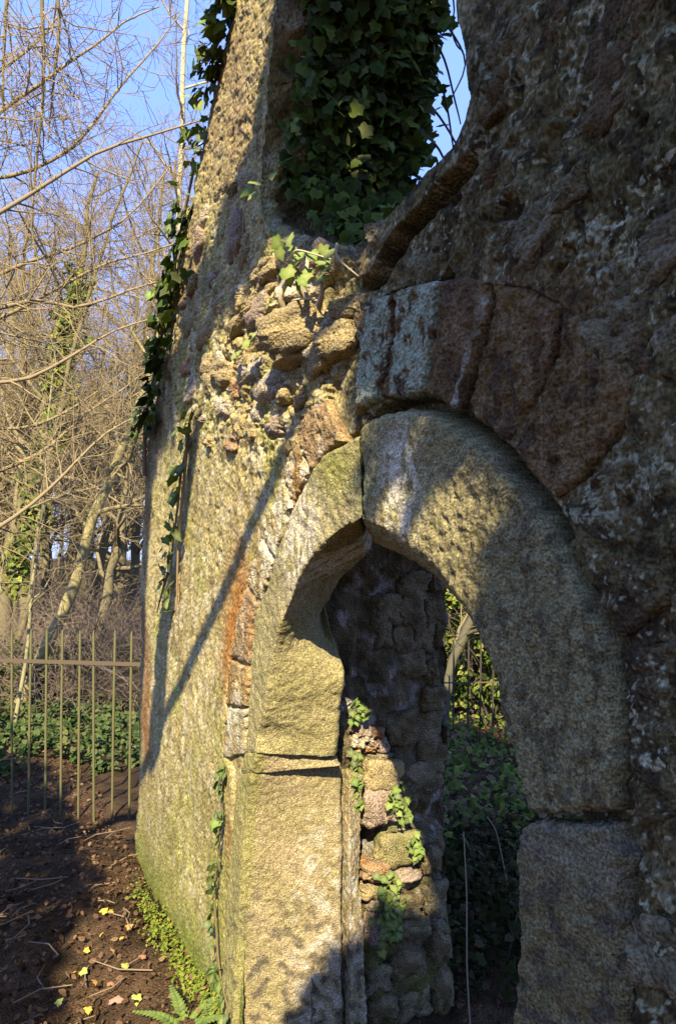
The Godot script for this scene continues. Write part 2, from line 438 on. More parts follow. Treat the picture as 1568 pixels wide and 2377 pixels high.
func build_face() -> void:
	rim_line = line2(V([840, 612, 868, 565, 903, 515, 965, 455, 1000, 412, 1062, 350, 1085, 318, 1106, 240, 1100, 150, 1086, 70, 1078, 0]), 60)
	dressed = PackedVector2Array(V(DRESSED))
	var nm := int(1310.0 / GRID)
	var wrap := 16
	var extra := 130
	var nx := wrap + nm + extra
	var rows := int(2450.0 / GRID)
	var above := 26
	var below := 22
	var ny := above + rows + below
	var flat := PackedVector2Array()
	flat.resize(nx * ny)
	var on := PackedVector2Array()                                # sheet coordinates
	on.resize(nx * ny)
	for j in ny:
		var jm := clampi(j - above, 0, rows - 1)
		var py := -50.0 + jm * GRID
		var lx := left_px(py)
		for i in nm + extra:
			var im := mini(i, nm - 1)
			var w := on_wall(lx + (1605.0 - lx) * im / (nm - 1), py)
			if i >= nm:
				var k := float(i - nm + 1) / extra
				w = Vector2(lerpf(w.x, 2.5, k), lerpf(w.y, lerpf(3.4, -0.2, float(jm) / (rows - 1)), k))
			if j < above: w.y = lerpf(4.5 + 0.25 * nz.mid.get_noise_1d(w.x), w.y, float(j) / above)
			if j >= above + rows and w.y > -0.2: w.y = lerpf(w.y, -0.2, float(j - above - rows + 1) / below)
			flat[j * nx + wrap + i] = w
			on[j * nx + wrap + i] = sheet(w.x, w.y) if w.x < 2.0 else Vector2(3000, 1500)
	# the broken opening and the doorway: pull the nearest grid points onto the outline
	var outlines := [PackedVector2Array(V(BREAK)), PackedVector2Array(V(RING_MID))]
	for o in outlines:
		var best := {}
		for k in o.size() - 1:
			var steps := int(o[k].distance_to(o[k + 1]))
			for q in steps:
				var p: Vector2 = o[k].lerp(o[k + 1], float(q) / steps)
				if p.y < -48 or p.y > 2390 or p.x > 1600: continue
				var j := int(round((p.y + 50.0) / GRID))
				var lx := left_px(-50.0 + j * GRID)
				var i := int(round((p.x - lx) / (1605.0 - lx) * (nm - 1)))
				var id := (j + above) * nx + wrap + i
				var d := on[id].distance_to(p)
				if not best.has(id) or d < best[id][0]: best[id] = [d, p]
		for id in best:
			on[id] = best[id][1]
			flat[id] = on_wall(on[id].x, on[id].y)
	var p3 := PackedVector3Array()
	p3.resize(nx * ny)
	var col := PackedColorArray()
	col.resize(nx * ny)
	var box := Rect2(500, 630, 1080, 3200)
	for j in ny:
		for i in range(wrap, nx):
			var id := j * nx + i
			var w := flat[id]
			var s := on[id]
			var out := relief(w.x, w.y, s)
			if box.has_point(s) and Geometry2D.is_point_in_polygon(s, dressed): out = out * 0.5 - lerpf(0.008, 0.020, ss(680, 770, s.x)) * lerpf(1.0, 0.55, ss(1000, 1150, s.x)) - 0.05 * ss(24, 14, crown_gap(s))
			p3[id] = Vector3(w.x, w.y, out)
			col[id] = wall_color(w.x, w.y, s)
		var first := p3[j * nx + wrap]
		for i in wrap:
			var k := float(wrap - i) / wrap
			var a := minf(k / 0.6, 1.0) * PI / 2
			var r := 0.10
			var q := first + Vector3(-r * sin(a), 0, -r * (1.0 - cos(a)))
			if k > 0.6: q.z -= (k - 0.6) / 0.4 * 0.66
			q.x += 0.035 * nz.mid.get_noise_3d(q.x * 2.0, q.y * 2.0, q.z * 2.0) * minf(k * 3.0, 1.0)
			p3[j * nx + i] = q
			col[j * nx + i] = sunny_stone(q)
	var drop := PackedByteArray()
	drop.resize(nx * ny)
	for j in ny - 1:
		for i in nx - 1:
			var id := j * nx + i
			if flat[id].y < -0.35 and flat[id + nx].y < -0.35 and i >= wrap: drop[id] = 1
			if i < wrap: continue
			var c := (on[id] + on[id + 1] + on[id + nx] + on[id + nx + 1]) * 0.25
			if c.x > 560 and c.x < 1400:
				if c.y < 620 and c.x < 1112:
					if Geometry2D.is_point_in_polygon(c, outlines[0]): drop[id] = 1
				elif c.y > 1090 and Geometry2D.is_point_in_polygon(c, outlines[1]): drop[id] = 1
	put("wall_face", grid_mesh(p3, nx, ny, col, -1.0, drop), M.wall, wall)

func build_break_sides() -> void:                                 # the thickness of the wall round the broken opening
	var n := 420
	var depth := 40
	var o := line2(V(BREAK.slice(2, BREAK.size() - 2)), n)
	var p := PackedVector3Array()
	var c := PackedColorArray()
	for k in depth:
		var t := float(k) / (depth - 1)
		for i in n:
			var w := on_wall(o[i].x, o[i].y)
			var q := Vector3(w.x, w.y, relief(w.x, w.y, o[i]) * (1 - t) - (0.50 if w.x < 0.3 else 0.62) * t)
			var left := ss(690, 650, o[i].x)
			var rough: float = nz.mid.get_noise_3d(q.x * 2.5, q.y * 2.5, q.z * 2.5) * 0.07 + nz.fine.get_noise_3d(q.x, q.y, q.z) * 0.025
			rough *= ss(0.0, 0.12, t)
			var away := Vector3(-1, 0, 0) if o[i].x < 650 else (Vector3(0, -1, 0) if o[i].x < 835 else Vector3(0.8, -0.6, 0))
			q += away * (rough - 0.02 * ss(0, 0.2, t))
			p.append(q)
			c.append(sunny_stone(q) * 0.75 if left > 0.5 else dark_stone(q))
	put("broken_side", grid_mesh(p, n, depth, c, 1.0), M.wall, wall)

func build_back() -> void:                                        # the far face, seen only from elsewhere and through gaps
	var nx := 120
	var ny := 110
	var p := PackedVector3Array()
	var c := PackedColorArray()
	var drop := PackedByteArray()
	drop.resize(nx * ny)
	var gap := PackedVector2Array()
	for q in V(BREAK): gap.append(on_wall(q.x, maxf(q.y, -500)))
	var door := PackedVector2Array()
	for q in vault_outline(60): door.append(q / 100.0)
	for j in ny:
		var h := lerpf(4.5, -0.2, float(j) / (ny - 1))
		for i in nx:
			var s := left_px(clampf(sheet(-1.6, h).y, -300, 2400))
			var u := lerpf(on_wall(s, sheet(-1.6, h).y).x - 0.1, 2.5, float(i) / (nx - 1))
			p.append(Vector3(u, h, -0.74 + 0.22 * ss(2.05, 2.35, h) * ss(0.5, 0.0, u) - 0.03 * nz.mid.get_noise_2d(u * 2.0, h * 2.0)))
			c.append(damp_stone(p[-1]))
			var w := Vector2(u + 0.015, h - 0.02)
			if Geometry2D.is_point_in_polygon(w, gap) or Geometry2D.is_point_in_polygon(w, door): drop[j * nx + i] = 1
	put("back_face", grid_mesh(p, nx, ny, c, 1.0, drop), M.wall, wall)

func vault_outline(n: int) -> PackedVector2Array:
	return line2(V([-0.41, -0.2, -0.41, 0.6, -0.405, 1.2, -0.40, 1.62, -0.22, 1.82, 0.05, 1.95, 0.25, 1.99, 0.5, 1.93, 0.78, 1.75, 0.92, 1.5, 0.93, 1.0, 0.93, -0.2].map(func(x): return x * 100.0)), n)

func build_vault() -> void:                                       # the rubble inside of the doorway
	var n := 360
	var depth := 60
	var o := vault_outline(n)
	var p := PackedVector3Array()
	var c := PackedColorArray()
	for k in depth:
		var t := float(k) / (depth - 1)
		for i in n:
			var w := o[i] / 100.0
			var q := Vector3(w.x, w.y, -0.20 - 0.55 * t)
			var away := (w - Vector2(0.25, clampf(w.y, 0.2, 1.4))).normalized()
			var rough: float = nz.mid.get_noise_3d(q.x * 3.0, q.y * 3.0, q.z * 3.0) * 0.035 + nz.fine.get_noise_3d(q.x * 1.5, q.y * 1.5, q.z * 1.5) * 0.022
			if w.x < 0.0: rough += 0.22 * exp(-pow((q.y - 0.66) / 0.075, 2) - pow((q.z + 0.41) / 0.055, 2)) - 0.03 * ss(0.45, 0.2, q.y)
			q += Vector3(away.x, away.y, 0) * rough
			p.append(q)
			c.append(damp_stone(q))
	put("rubble_lining", grid_mesh(p, n, depth, c, -1.0), M.rubble, wall)

# ---------- dressed stones
func dressed_stone(called: String, outer: Array, arris: Array, rear: Array, d_arris: float, d_rear: float, n: int, colour: Callable, proud: float, rough: float, material: Material) -> MeshInstance3D:
	var o := line2(V(outer), n)
	var a := line2(V(arris), n)
	var r := line2(V(rear), n)
	var nf := 84
	var nr := 60
	var nx := nf + nr + 3
	var p := PackedVector3Array()
	for k in n:
		var ends := minf(k, n - 1 - k)                            # the two ends are rounded off
		var sink := (0.022 if d_rear < 0.21 else 0.005) * (0.45 if d_rear == 0.15 else 1.0) * pow(maxf(0.0, 1.0 - ends / 5.0), 2.0)
		var po := L3(o[k].x, o[k].y, d_arris) + Vector3(0, 0, proud)
		var pa := L3(a[k].x, a[k].y, d_arris) + Vector3(0, 0, proud)
		var pr := L3(r[k].x, r[k].y, d_rear)
		var row := [po + Vector3(0, 0, -0.09)]
		for i in nf: row.append(po.lerp(pa, float(i) / (nf - 1)))
		for i in nr: row.append(pa.lerp(pr, float(i + 1) / nr))
		row.append(pr + (po - pa).limit_length(0.1) + Vector3(0, 0, -0.02))
		row.append(pr + (po - pa).limit_length(0.25) + Vector3(0, 0, -0.02))
		var mid := po.lerp(pr, 0.5)
		for i in row.size():
			if i > 0 and i <= nf: row[i].z -= sink
			elif i > nf: row[i] = row[i].lerp(po, sink * 2.0)
		for pass_ in 12:                                           # wear the edges round
			var was := row.duplicate()
			for i in range(1, row.size() - 1): row[i] = was[i] * 0.5 + (was[i - 1] + was[i + 1]) * 0.25
		for q in row: p.append(q)
	var norm := grid_normals(p, nx, n, -1.0)
	if norm[(n / 2) * nx + nf / 2].z < 0:
		for i in norm.size(): norm[i] = -norm[i]
	var side := -1.0 if grid_normals(p, nx, n, -1.0)[(n / 2) * nx + nf / 2].z > 0 else 1.0
	var c := PackedColorArray()
	c.resize(p.size())
	for i in p.size():
		var q := p[i]
		c[i] = colour.call(q)
		var bump: float = nz.mid.get_noise_3d(q.x * 2.0, q.y * 2.0, q.z * 2.0) * 0.009 + nz.rough.get_noise_3d(q.x * 1.2, q.y * 1.2, q.z * 1.2) * rough
		bump -= 0.008 * maxf(0.0, nz.pits.get_noise_3d(q.x * 1.6, q.y * 1.6, q.z * 1.6) - 0.5)
		p[i] = q + norm[i] * bump
	# closed ends
	var full := PackedVector3Array()
	var fc := PackedColorArray()
	for e in 2:
		if e == 1:
			full.append_array(p)
			fc.append_array(c)
		var base := 0 if e == 0 else (n - 1) * nx
		var mid := Vector3.ZERO
		for i in nx: mid += p[base + i] / nx
		for i in nx:
			full.append(mid.lerp(p[base + i], 0.02))
			fc.append(c[base + i] * 0.8)
	return put(called, grid_mesh(full, nx, n + 2, fc, side), material, wall)

func slab(called: String, outline: Array, proud: float, rough: float, colour: Callable, material: Material) -> MeshInstance3D:
	var pts := V(outline)
	var mid := Vector2.ZERO
	for q in pts: mid += q / pts.size()
	pts.append(pts[0])
	var around := 0.0
	for k in pts.size() - 1: around += pts[k].distance_to(pts[k + 1])
	var n := clampi(int(around / 5.0), 40, 150)
	var rings := clampi(int(around / 16.0), 12, 48)
	var edge := PackedVector2Array()                              # straight sides with a little wander
	var k0 := 0
	var done := 0.0
	for i in n:
		var want := around * i / n
		while k0 < pts.size() - 2 and done + pts[k0].distance_to(pts[k0 + 1]) < want:
			done += pts[k0].distance_to(pts[k0 + 1])
			k0 += 1
		var q: Vector2 = pts[k0].lerp(pts[k0 + 1], (want - done) / pts[k0].distance_to(pts[k0 + 1]))
		edge.append(q + Vector2(nz.low.get_noise_2d(q.x * 0.08, q.y * 0.08), nz.low.get_noise_2d(q.y * 0.08, q.x * 0.08)) * 5.0)
	var p := PackedVector3Array()
	var c := PackedColorArray()
	for k in rings + 2:
		var t := minf(float(k) / (rings - 1), 1.0)
		for i in n + 1:
			var q := mid.lerp(edge[i % n], t)
			var w := on_wall(q.x, q.y)
			var z := proud - (proud + 0.012) * pow(t, 26.0) + relief(w.x, w.y, Vector2(400, 1500)) * 0.5
			z += nz.mid.get_noise_2d(w.x * 1.2, w.y * 1.2) * 0.007 + nz.rough.get_noise_2d(w.x, w.y) * rough
			z -= 0.03 * maxf(0.0, nz.pits.get_noise_2d(w.x * 1.3, w.y * 1.3) - 0.5)
			if k >= rings: z -= 0.03 * (k - rings + 1)
			p.append(Vector3(w.x, w.y, z))
			c.append(colour.call(p[-1]))
	var side := -1.0 if grid_normals(p, n + 1, rings + 2, -1.0)[(rings / 2) * (n + 1) + 3].z > 0 else 1.0
	return put(called, grid_mesh(p, n + 1, rings + 2, c, side), material, wall)

func lump(seed_: int, power: float, colour: Color, second: Color) -> ArrayMesh:   # a rough field stone of unit size
	var nx := 29
	var ny := 17
	var p := PackedVector3Array()
	var c := PackedColorArray()
	var o := Vector3(seed_ * 3.7, seed_ * 1.3, seed_ * 2.1)
	for j in ny:
		var th := PI * j / (ny - 1)
		for i in nx:
			var ph := TAU * (i % (nx - 1)) / (nx - 1)
			var d := Vector3(sin(th) * cos(ph), sin(th) * sin(ph), cos(th))
			var r := 0.5 / pow(pow(absf(d.x), power) + pow(absf(d.y), power) + pow(absf(d.z), power), 1.0 / power)
			var q := d * r + o
			r *= 1.0 + 0.40 * nz.mid.get_noise_3d(q.x * 0.5, q.y * 0.5, q.z * 0.5) + 0.24 * (0.2 - absf(nz.mid.get_noise_3d(q.x * 1.3, q.y * 1.3, q.z * 1.3 + 20.0))) + 0.13 * nz.mid.get_noise_3d(q.x * 4.0, q.y * 4.0, q.z * 4.0)
			p.append(d * r)
			var k: float = ss(-0.1, 0.25, nz.mid.get_noise_3d(q.x * 0.9, q.y * 0.9 + 50.0, q.z * 0.9))
			c.append(colour.lerp(second, k) * (1.0 + 0.35 * nz.mid.get_noise_3d(q.x * 4.0, q.y * 4.0, q.z * 4.0)))
	var side := 1.0
	var n := grid_normals(p, nx, ny, 1.0)
	if n[(ny / 2) * nx + 4].dot(p[(ny / 2) * nx + 4]) < 0: side = -1.0
	return grid_mesh(p, nx, ny, c, side)

var lumps := {}
func stone(kind: String, variant: int) -> ArrayMesh:
	var key := kind + str(variant)
	if not lumps.has(key):
		var two: Array = {
			"pale": [Color(0.52, 0.46, 0.36), Color(0.42, 0.35, 0.25)], "ochre": [Color(0.42, 0.33, 0.17), Color(0.34, 0.275, 0.16)], "orange": [Color(0.40, 0.225, 0.11), Color(0.36, 0.27, 0.17)],
			"grey": [Color(0.27, 0.23, 0.145), Color(0.17, 0.145, 0.085)], "dark": [Color(0.155, 0.12, 0.065), Color(0.24, 0.205, 0.12)], "pink": [Color(0.41, 0.31, 0.25), Color(0.34, 0.27, 0.20)], "olive": [Color(0.30, 0.26, 0.13), Color(0.23, 0.22, 0.10)],
			"red": [Color(0.17, 0.118, 0.062), Color(0.12, 0.085, 0.048)]}[kind]
		lumps[key] = lump(variant * 7 + kind.length() * 3 + kind.unicode_at(0), [4.0, 6.0, 9.0][variant % 3], two[0], two[1])
	return lumps[key]

func lay(kind: String, centre: Vector3, size: Vector3, turn: Vector3) -> void:
	put("rubble_stone", stone(kind, rng.randi() % 3), M.rubble, wall, Transform3D(Basis.from_euler(turn) * Basis.from_scale(size), centre))

func build_rubble() -> void:
	# stones in the broken patch below the ivy: [x, y, width, height on the sheet, kind, out]
	for q in [[663, 588, 48, 50, "pale", 0.0], [672, 660, 96, 66, "pale", 0.01], [640, 742, 44, 34, "orange", 0.02], [672, 738, 34, 24, "orange", 0.02], [705, 775, 130, 84, "ochre", 0.05], [778, 800, 90, 60, "ochre", 0.04],
			[790, 722, 80, 40, "ochre", 0.03], [700, 830, 100, 44, "ochre", 0.03], [735, 815, 34, 36, "pale", 0.05], [840, 660, 60, 60, "dark", 0.02], [880, 535, 34, 60, "grey", 0.0], [850, 590, 40, 44, "grey", 0.02],
			[600, 690, 60, 40, "ochre", 0.0], [612, 640, 50, 40, "ochre", 0.0], [720, 630, 60, 44, "grey", -0.03], [770, 650, 70, 40, "grey", -0.03], [755, 700, 60, 34, "ochre", -0.02], [570, 740, 60, 36, "ochre", 0.0], [590, 860, 60, 60, "pale", 0.0], [630, 900, 46, 60, "pale", 0.0], [520, 870, 40, 50, "ochre", 0.0], [668, 865, 44, 34, "pale", 0.01]]:
		var s := on_wall(q[0], q[1])
		var z := 1.99 - 0.8968 * s.x
		var facing := -0.55 if q[0] > 620 and q[1] < 860 else -0.1   # the broken stones turn towards the opening
		var wide: float = q[2] / F * z * z / 0.882 / 0.8968 * (0.62 if facing < -0.5 else 1.0)
		lay(q[4], Vector3(s.x, s.y, q[5] + relief(s.x, s.y, Vector2(q[0], q[1])) - 0.042), Vector3(wide, q[3] / F * z * 1.05, minf(wide * 0.7, 0.13)), Vector3(rng.randf_range(-0.15, 0.15), -facing, rng.randf_range(-0.2, 0.2)))
	# scattered through the rubble core on the tan side
	var spots := PackedVector2Array()
	var tries := 0
	while spots.size() < 60 and tries < 6000:
		tries += 1
		var s := Vector2(rng.randf_range(430, 790), rng.randf_range(420, 1060))
		if s.x < left_px(s.y) + 25 or s.x > minf(650 - 0.1 * s.y if s.y < 560 else 800, 1000 - s.y * 0.3 + (0 if s.y < 600 else 60)): continue
		if s.y < 520 and s.x > 575 or Geometry2D.is_point_in_polygon(s + Vector2(14, 10), dressed) or Geometry2D.is_point_in_polygon(s, dressed): continue
		var ok := true
		for t in spots: if absf(t.x - s.x) < 20 and absf(t.y - s.y) < 34: ok = false
		if not ok: continue
		spots.append(s)
		var w := on_wall(s.x, s.y)
		var wide := rng.randf_range(0.07, 0.17)
		lay(["ochre", "ochre", "pale", "ochre", "pink", "olive", "ochre", "pale", "orange"][rng.randi() % 9], Vector3(w.x, w.y, relief(w.x, w.y, s) - 0.034), Vector3(wide, wide * rng.randf_range(0.4, 0.7), 0.09), Vector3(0, rng.randf_range(-0.2, 0.2), rng.randf_range(-0.35, 0.35)))
	# half-buried in the dark side
	spots.clear()
	tries = 0
	while spots.size() < 22 and tries < 6000:
		tries += 1
		var s := Vector2(rng.randf_range(890, 1590), rng.randf_range(-40, 2370))
		if Geometry2D.is_point_in_polygon(s, dressed) or s.y < 640 and s.x < 1110 + ss(330, 640, s.y) * -230: continue
		if s.y > 1100 and s.x < 1480: continue
		var ok := true
		for t in spots: if t.distance_to(s) < 80: ok = false
		if not ok: continue
		spots.append(s)
		var w := on_wall(s.x, s.y)
		var wide := rng.randf_range(0.06, 0.15)
		lay(["dark", "red", "red", "grey", "dark"][rng.randi() % 5], Vector3(w.x, w.y, relief(w.x, w.y, s) - 0.032), Vector3(wide * 0.8, wide * rng.randf_range(0.5, 0.8), 0.075), Vector3(0, 0, rng.randf_range(0.0, 0.8)))
	for q in [[1255, 520, 150, 95, "grey", 0.6], [880, 545, 20, 60, "grey", 0.5]]:
		var w := on_wall(q[0], q[1])
		var z := 1.99 - 0.8968 * w.x
		lay(q[4], Vector3(w.x, w.y, relief(w.x, w.y, Vector2(q[0], q[1])) - 0.024), Vector3(0.75 * q[2] / F * z * z / 0.79, q[3] / F * z, 0.07), Vector3(0, 0, q[5]))
	# the doorway's left side, stone by stone where the sun picks it out: [x, y, width, height, kind, out]
	for q in [[832, 1690, 32, 28, "pink", 0.01], [820, 1716, 26, 28, "pale", 0.01], [863, 1698, 30, 26, "orange", 0.01], [877, 1723, 28, 30, "pink", 0.01], [846, 1731, 26, 18, "orange", 0.0], [870, 1757, 48, 22, "grey", 0.01], [810, 1742, 28, 18, "ochre", 0.0], [842, 1708, 18, 16, "pale", 0.01], [853, 1722, 16, 14, "pink", 0.01],
			[885, 1797, 74, 70, "ochre", 0.03], [876, 1868, 68, 74, "pink", 0.025], [856, 1855, 22, 60, "pale", 0.02], [926, 1965, 88, 78, "olive", 0.02], [866, 2015, 54, 42, "orange", 0.03], [935, 2022, 66, 24, "pink", 0.02], [862, 2060, 50, 26, "ochre", 0.02], [866, 2086, 44, 22, "pink", 0.02], [868, 2132, 52, 80, "pink", 0.02], [930, 1850, 40, 60, "grey", 0.0],
			[930, 2095, 70, 50, "dark", 0.02], [940, 2150, 80, 52, "grey", 0.02], [865, 2265, 58, 60, "grey", 0.02], [935, 2230, 80, 60, "dark", 0.02], [875, 2330, 70, 60, "dark", 0.02], [950, 2320, 70, 70, "grey", 0.02], [1015, 2290, 50, 90, "dark", 0.02], [1010, 2190, 50, 70, "dark", 0.02], [1000, 2080, 50, 70, "grey", 0.02], [990, 1990, 44, 60, "dark", 0.02]]:
		var c := reveal(q[0], q[1], q[5] - 0.030)
		lay(q[4], c, Vector3(0.10, q[3] / 600.0, q[2] / 505.0), Vector3(rng.randf_range(-0.12, 0.12), rng.randf_range(-0.08, 0.08), 0))
	for row in 9:                                                 # the shaded courses above
		var y := 1350.0 + row * 66.0
		var x := 850.0 + rng.randf_range(0, 20) + maxf(0.0, y - 1640) * 0.42
		while x < 1000:
			var wide := minf(rng.randf_range(34, 76), 1016.0 - x)
			if rng.randf() < 0.72: lay(["dark", "grey", "dark", "grey", "dark"][rng.randi() % 5], reveal(x + wide / 2, y + rng.randf_range(-12, 12), rng.randf_range(-0.046, -0.03)), Vector3(0.10, rng.randf_range(44, 84) / 620.0, (wide + rng.randf_range(-6, 12)) / 520.0), Vector3(rng.randf_range(-0.2, 0.2), rng.randf_range(-0.12, 0.12), 0))
			x += wide

func build_wall() -> void:
	wall_frame = Transform3D(Basis(Vector3(TX, 0, -TZ), Vector3.UP, Vector3(TZ, 0, TX)), Vector3(-0.0985, 0, -1.99))
	wall = thing("ruined_wall", wall_frame, "ruined rubble stone wall with a pointed doorway, tan in sun and dark lichened in shade", "wall")
	build_face()
	build_break_sides()
	build_vault()
	build_back()
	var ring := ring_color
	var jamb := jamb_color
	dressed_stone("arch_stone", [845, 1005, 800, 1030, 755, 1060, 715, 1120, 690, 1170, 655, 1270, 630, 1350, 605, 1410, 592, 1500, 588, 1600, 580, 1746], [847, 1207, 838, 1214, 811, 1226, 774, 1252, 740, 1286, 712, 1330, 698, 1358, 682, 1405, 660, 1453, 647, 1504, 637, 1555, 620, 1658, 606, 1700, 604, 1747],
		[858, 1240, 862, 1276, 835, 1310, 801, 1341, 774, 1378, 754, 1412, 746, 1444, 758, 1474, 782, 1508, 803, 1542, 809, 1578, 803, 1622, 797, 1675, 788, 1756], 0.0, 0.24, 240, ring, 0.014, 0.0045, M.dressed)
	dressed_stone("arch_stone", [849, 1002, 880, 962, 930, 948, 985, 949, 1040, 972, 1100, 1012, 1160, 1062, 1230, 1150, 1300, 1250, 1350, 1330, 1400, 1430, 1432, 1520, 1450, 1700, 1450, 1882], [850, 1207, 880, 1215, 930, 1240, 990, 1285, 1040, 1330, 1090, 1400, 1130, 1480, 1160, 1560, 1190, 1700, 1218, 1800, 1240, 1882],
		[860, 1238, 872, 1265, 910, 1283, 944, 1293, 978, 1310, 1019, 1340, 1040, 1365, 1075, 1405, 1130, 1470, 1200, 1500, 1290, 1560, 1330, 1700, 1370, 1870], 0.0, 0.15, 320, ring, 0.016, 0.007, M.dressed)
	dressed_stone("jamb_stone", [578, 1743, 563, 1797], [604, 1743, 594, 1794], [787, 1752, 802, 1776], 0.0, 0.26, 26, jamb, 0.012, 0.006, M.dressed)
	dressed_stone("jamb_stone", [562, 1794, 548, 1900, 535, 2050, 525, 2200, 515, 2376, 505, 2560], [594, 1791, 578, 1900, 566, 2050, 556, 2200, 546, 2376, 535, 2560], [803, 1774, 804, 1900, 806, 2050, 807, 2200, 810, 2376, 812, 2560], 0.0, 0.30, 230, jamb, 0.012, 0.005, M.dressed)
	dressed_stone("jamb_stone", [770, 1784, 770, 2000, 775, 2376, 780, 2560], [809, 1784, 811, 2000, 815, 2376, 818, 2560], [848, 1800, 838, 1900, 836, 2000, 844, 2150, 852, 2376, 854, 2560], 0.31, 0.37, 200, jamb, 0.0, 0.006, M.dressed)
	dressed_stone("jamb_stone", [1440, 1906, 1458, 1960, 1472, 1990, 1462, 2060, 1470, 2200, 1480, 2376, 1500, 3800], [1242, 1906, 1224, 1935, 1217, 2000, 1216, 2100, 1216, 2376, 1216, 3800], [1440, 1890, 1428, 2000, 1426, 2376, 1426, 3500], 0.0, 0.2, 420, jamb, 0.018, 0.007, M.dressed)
	var li := lichen_slab
	var rd := red_slab
	var og := orange_slab
	slab("voussoir", [824, 735, 850, 706, 885, 686, 913, 674, 908, 790, 890, 880, 872, 926, 845, 940, 820, 962, 826, 880, 832, 800], 0.010, 0.006, li, M.slab)
	slab("voussoir", [919, 672, 960, 654, 1012, 647, 1010, 720, 998, 800, 986, 880, 981, 906, 960, 919, 925, 925, 880, 925, 896, 880, 914, 790], 0.009, 0.006, li, M.slab)
	slab("voussoir", [1019, 647, 1070, 641, 1133, 642, 1138, 700, 1118, 780, 1093, 870, 1068, 946, 1050, 953, 1020, 936, 990, 920, 991, 880, 1004, 800, 1016, 720], 0.006, 0.008, rd, M.slab)
	slab("voussoir", [1142, 642, 1225, 662, 1296, 702, 1286, 800, 1246, 900, 1192, 992, 1164, 1030, 1124, 996, 1080, 958, 1100, 870, 1126, 780, 1146, 700], 0.002, 0.008, rd, M.slab)
	slab("voussoir", [1305, 707, 1400, 802, 1468, 900, 1438, 980, 1378, 1060, 1300, 1146, 1280, 1155, 1232, 1112, 1176, 1042, 1202, 1000, 1260, 900, 1298, 800], 0.002, 0.008, rd, M.slab)
	slab("voussoir", [1302, 1168, 1390, 1068, 1450, 1004, 1518, 1102, 1543, 1250, 1548, 1395, 1450, 1474, 1427, 1476, 1402, 1400, 1354, 1300], 0.002, 0.009, dark_stone, M.slab)
	slab("voussoir", [1446, 1500, 1560, 1486, 1578, 1700, 1558, 1900, 1478, 1928, 1460, 1850, 1460, 1700, 1450, 1580], 0.002, 0.009, dark_stone, M.slab)
	var outside := line2(V([735, 890, 700, 970, 662, 1090, 610, 1235, 560, 1394, 536, 1540, 528, 1660, 524, 1765]), 101)
	var inside := line2(V([798, 1022, 754, 1056, 712, 1116, 686, 1166, 651, 1266, 626, 1346, 600, 1408, 587, 1500, 583, 1600, 574, 1752]), 101)
	var k := 0
	var which := 0
	while k < 96:
		var step := mini([14, 11, 17, 13, 19, 12, 16][which % 7], 100 - k)
		var o := []
		for q in [outside[k], outside[k + step / 2], outside[k + step], inside[k + step], inside[k + step / 2], inside[k]]:
			var to: Vector2 = (outside[k + step / 2] + inside[k + step / 2]) * 0.5
			o.append_array([lerpf(q.x, to.x, 0.04), lerpf(q.y, to.y, 0.035)])
		slab("voussoir", o, 0.007, 0.005, [red_lit, orange_slab, pale_slab, orange_slab, red_lit, orange_slab, pale_slab][which % 7], M.slab)
		k += step
		which += 1
	build_rubble()

# ---------- ivy and other leaves
func leaf_mesh(tint: Color, kind := 0) -> ArrayMesh:
	var half: Array = [[0.05, 0.02, 0.22, 0.16, 0.46, 0.10, 0.42, -0.14, 0.52, -0.40, 0.30, -0.58, 0.0, -1.0], [0.04, 0.0, 0.22, -0.12, 0.33, -0.36, 0.28, -0.62, 0.13, -0.86, 0.0, -1.05], [0.05, 0.0, 0.30, -0.05, 0.45, -0.35, 0.36, -0.62, 0.18, -0.85, 0.02, -0.9]][kind]
	var st := SurfaceTool.new()
	st.begin(Mesh.PRIMITIVE_TRIANGLES)
	var vein := tint.lerp(Color(0.30, 0.34, 0.17), 0.45)
	for side in [1.0, -1.0]:
		for k in range(-2, half.size() - 2, 2):
			var a := Vector3(0, 0.0, 0) if k < 0 else Vector3(half[k] * side, half[k + 1], -0.22 * half[k] + 0.10 * half[k] * half[k])
			var b := Vector3(half[k + 2] * side, half[k + 3], -0.22 * half[k + 2] + 0.10 * half[k + 2] * half[k + 2] - (0.10 if k == half.size() - 4 else 0.0))
			var m := Vector3(0, -0.35, 0.03)
			for q in ([[m, vein], [a, tint], [b, tint]] if side > 0 else [[m, vein], [b, tint], [a, tint]]):
				st.set_color(q[1])
				st.add_vertex(q[0])
	st.generate_normals()
	return st.commit()

func leaf_place(p: Vector3, out: Vector3, size: float, loose := 0.55, droop := 1.0) -> Transform3D:
	var z := (out + Vector3(rng.randfn(0, loose), rng.randfn(0.25, loose), rng.randfn(0, loose))).normalized()
	var tip := Vector3(rng.randfn(0, 0.5), -droop, rng.randfn(0, 0.5))
	var y := -(tip - z * tip.dot(z)).normalized()
	var x := y.cross(z)
	return Transform3D(Basis(x, y, z) * size, p)

func leaves(root: Node3D, places: Array, most := 300) -> void:   # the first 300 one by one, the rest together
	for i in mini(places.size(), most):
		put("leaf", leaf_meshes[[0, 0, 1, 1, 2, 3, 4][rng.randi() % 7]], M.leaf, root, places[i])
	if places.size() > most:
		var tints := []
		for i in range(most, places.size()): tints.append([Color(0.048, 0.075, 0.018), Color(0.07, 0.105, 0.022), Color(0.10, 0.135, 0.028), Color(0.065, 0.075, 0.032)][rng.randi() % 4])
		many("leaf_mass", leaf_meshes[5], M.leaf, places.slice(most), tints, root)

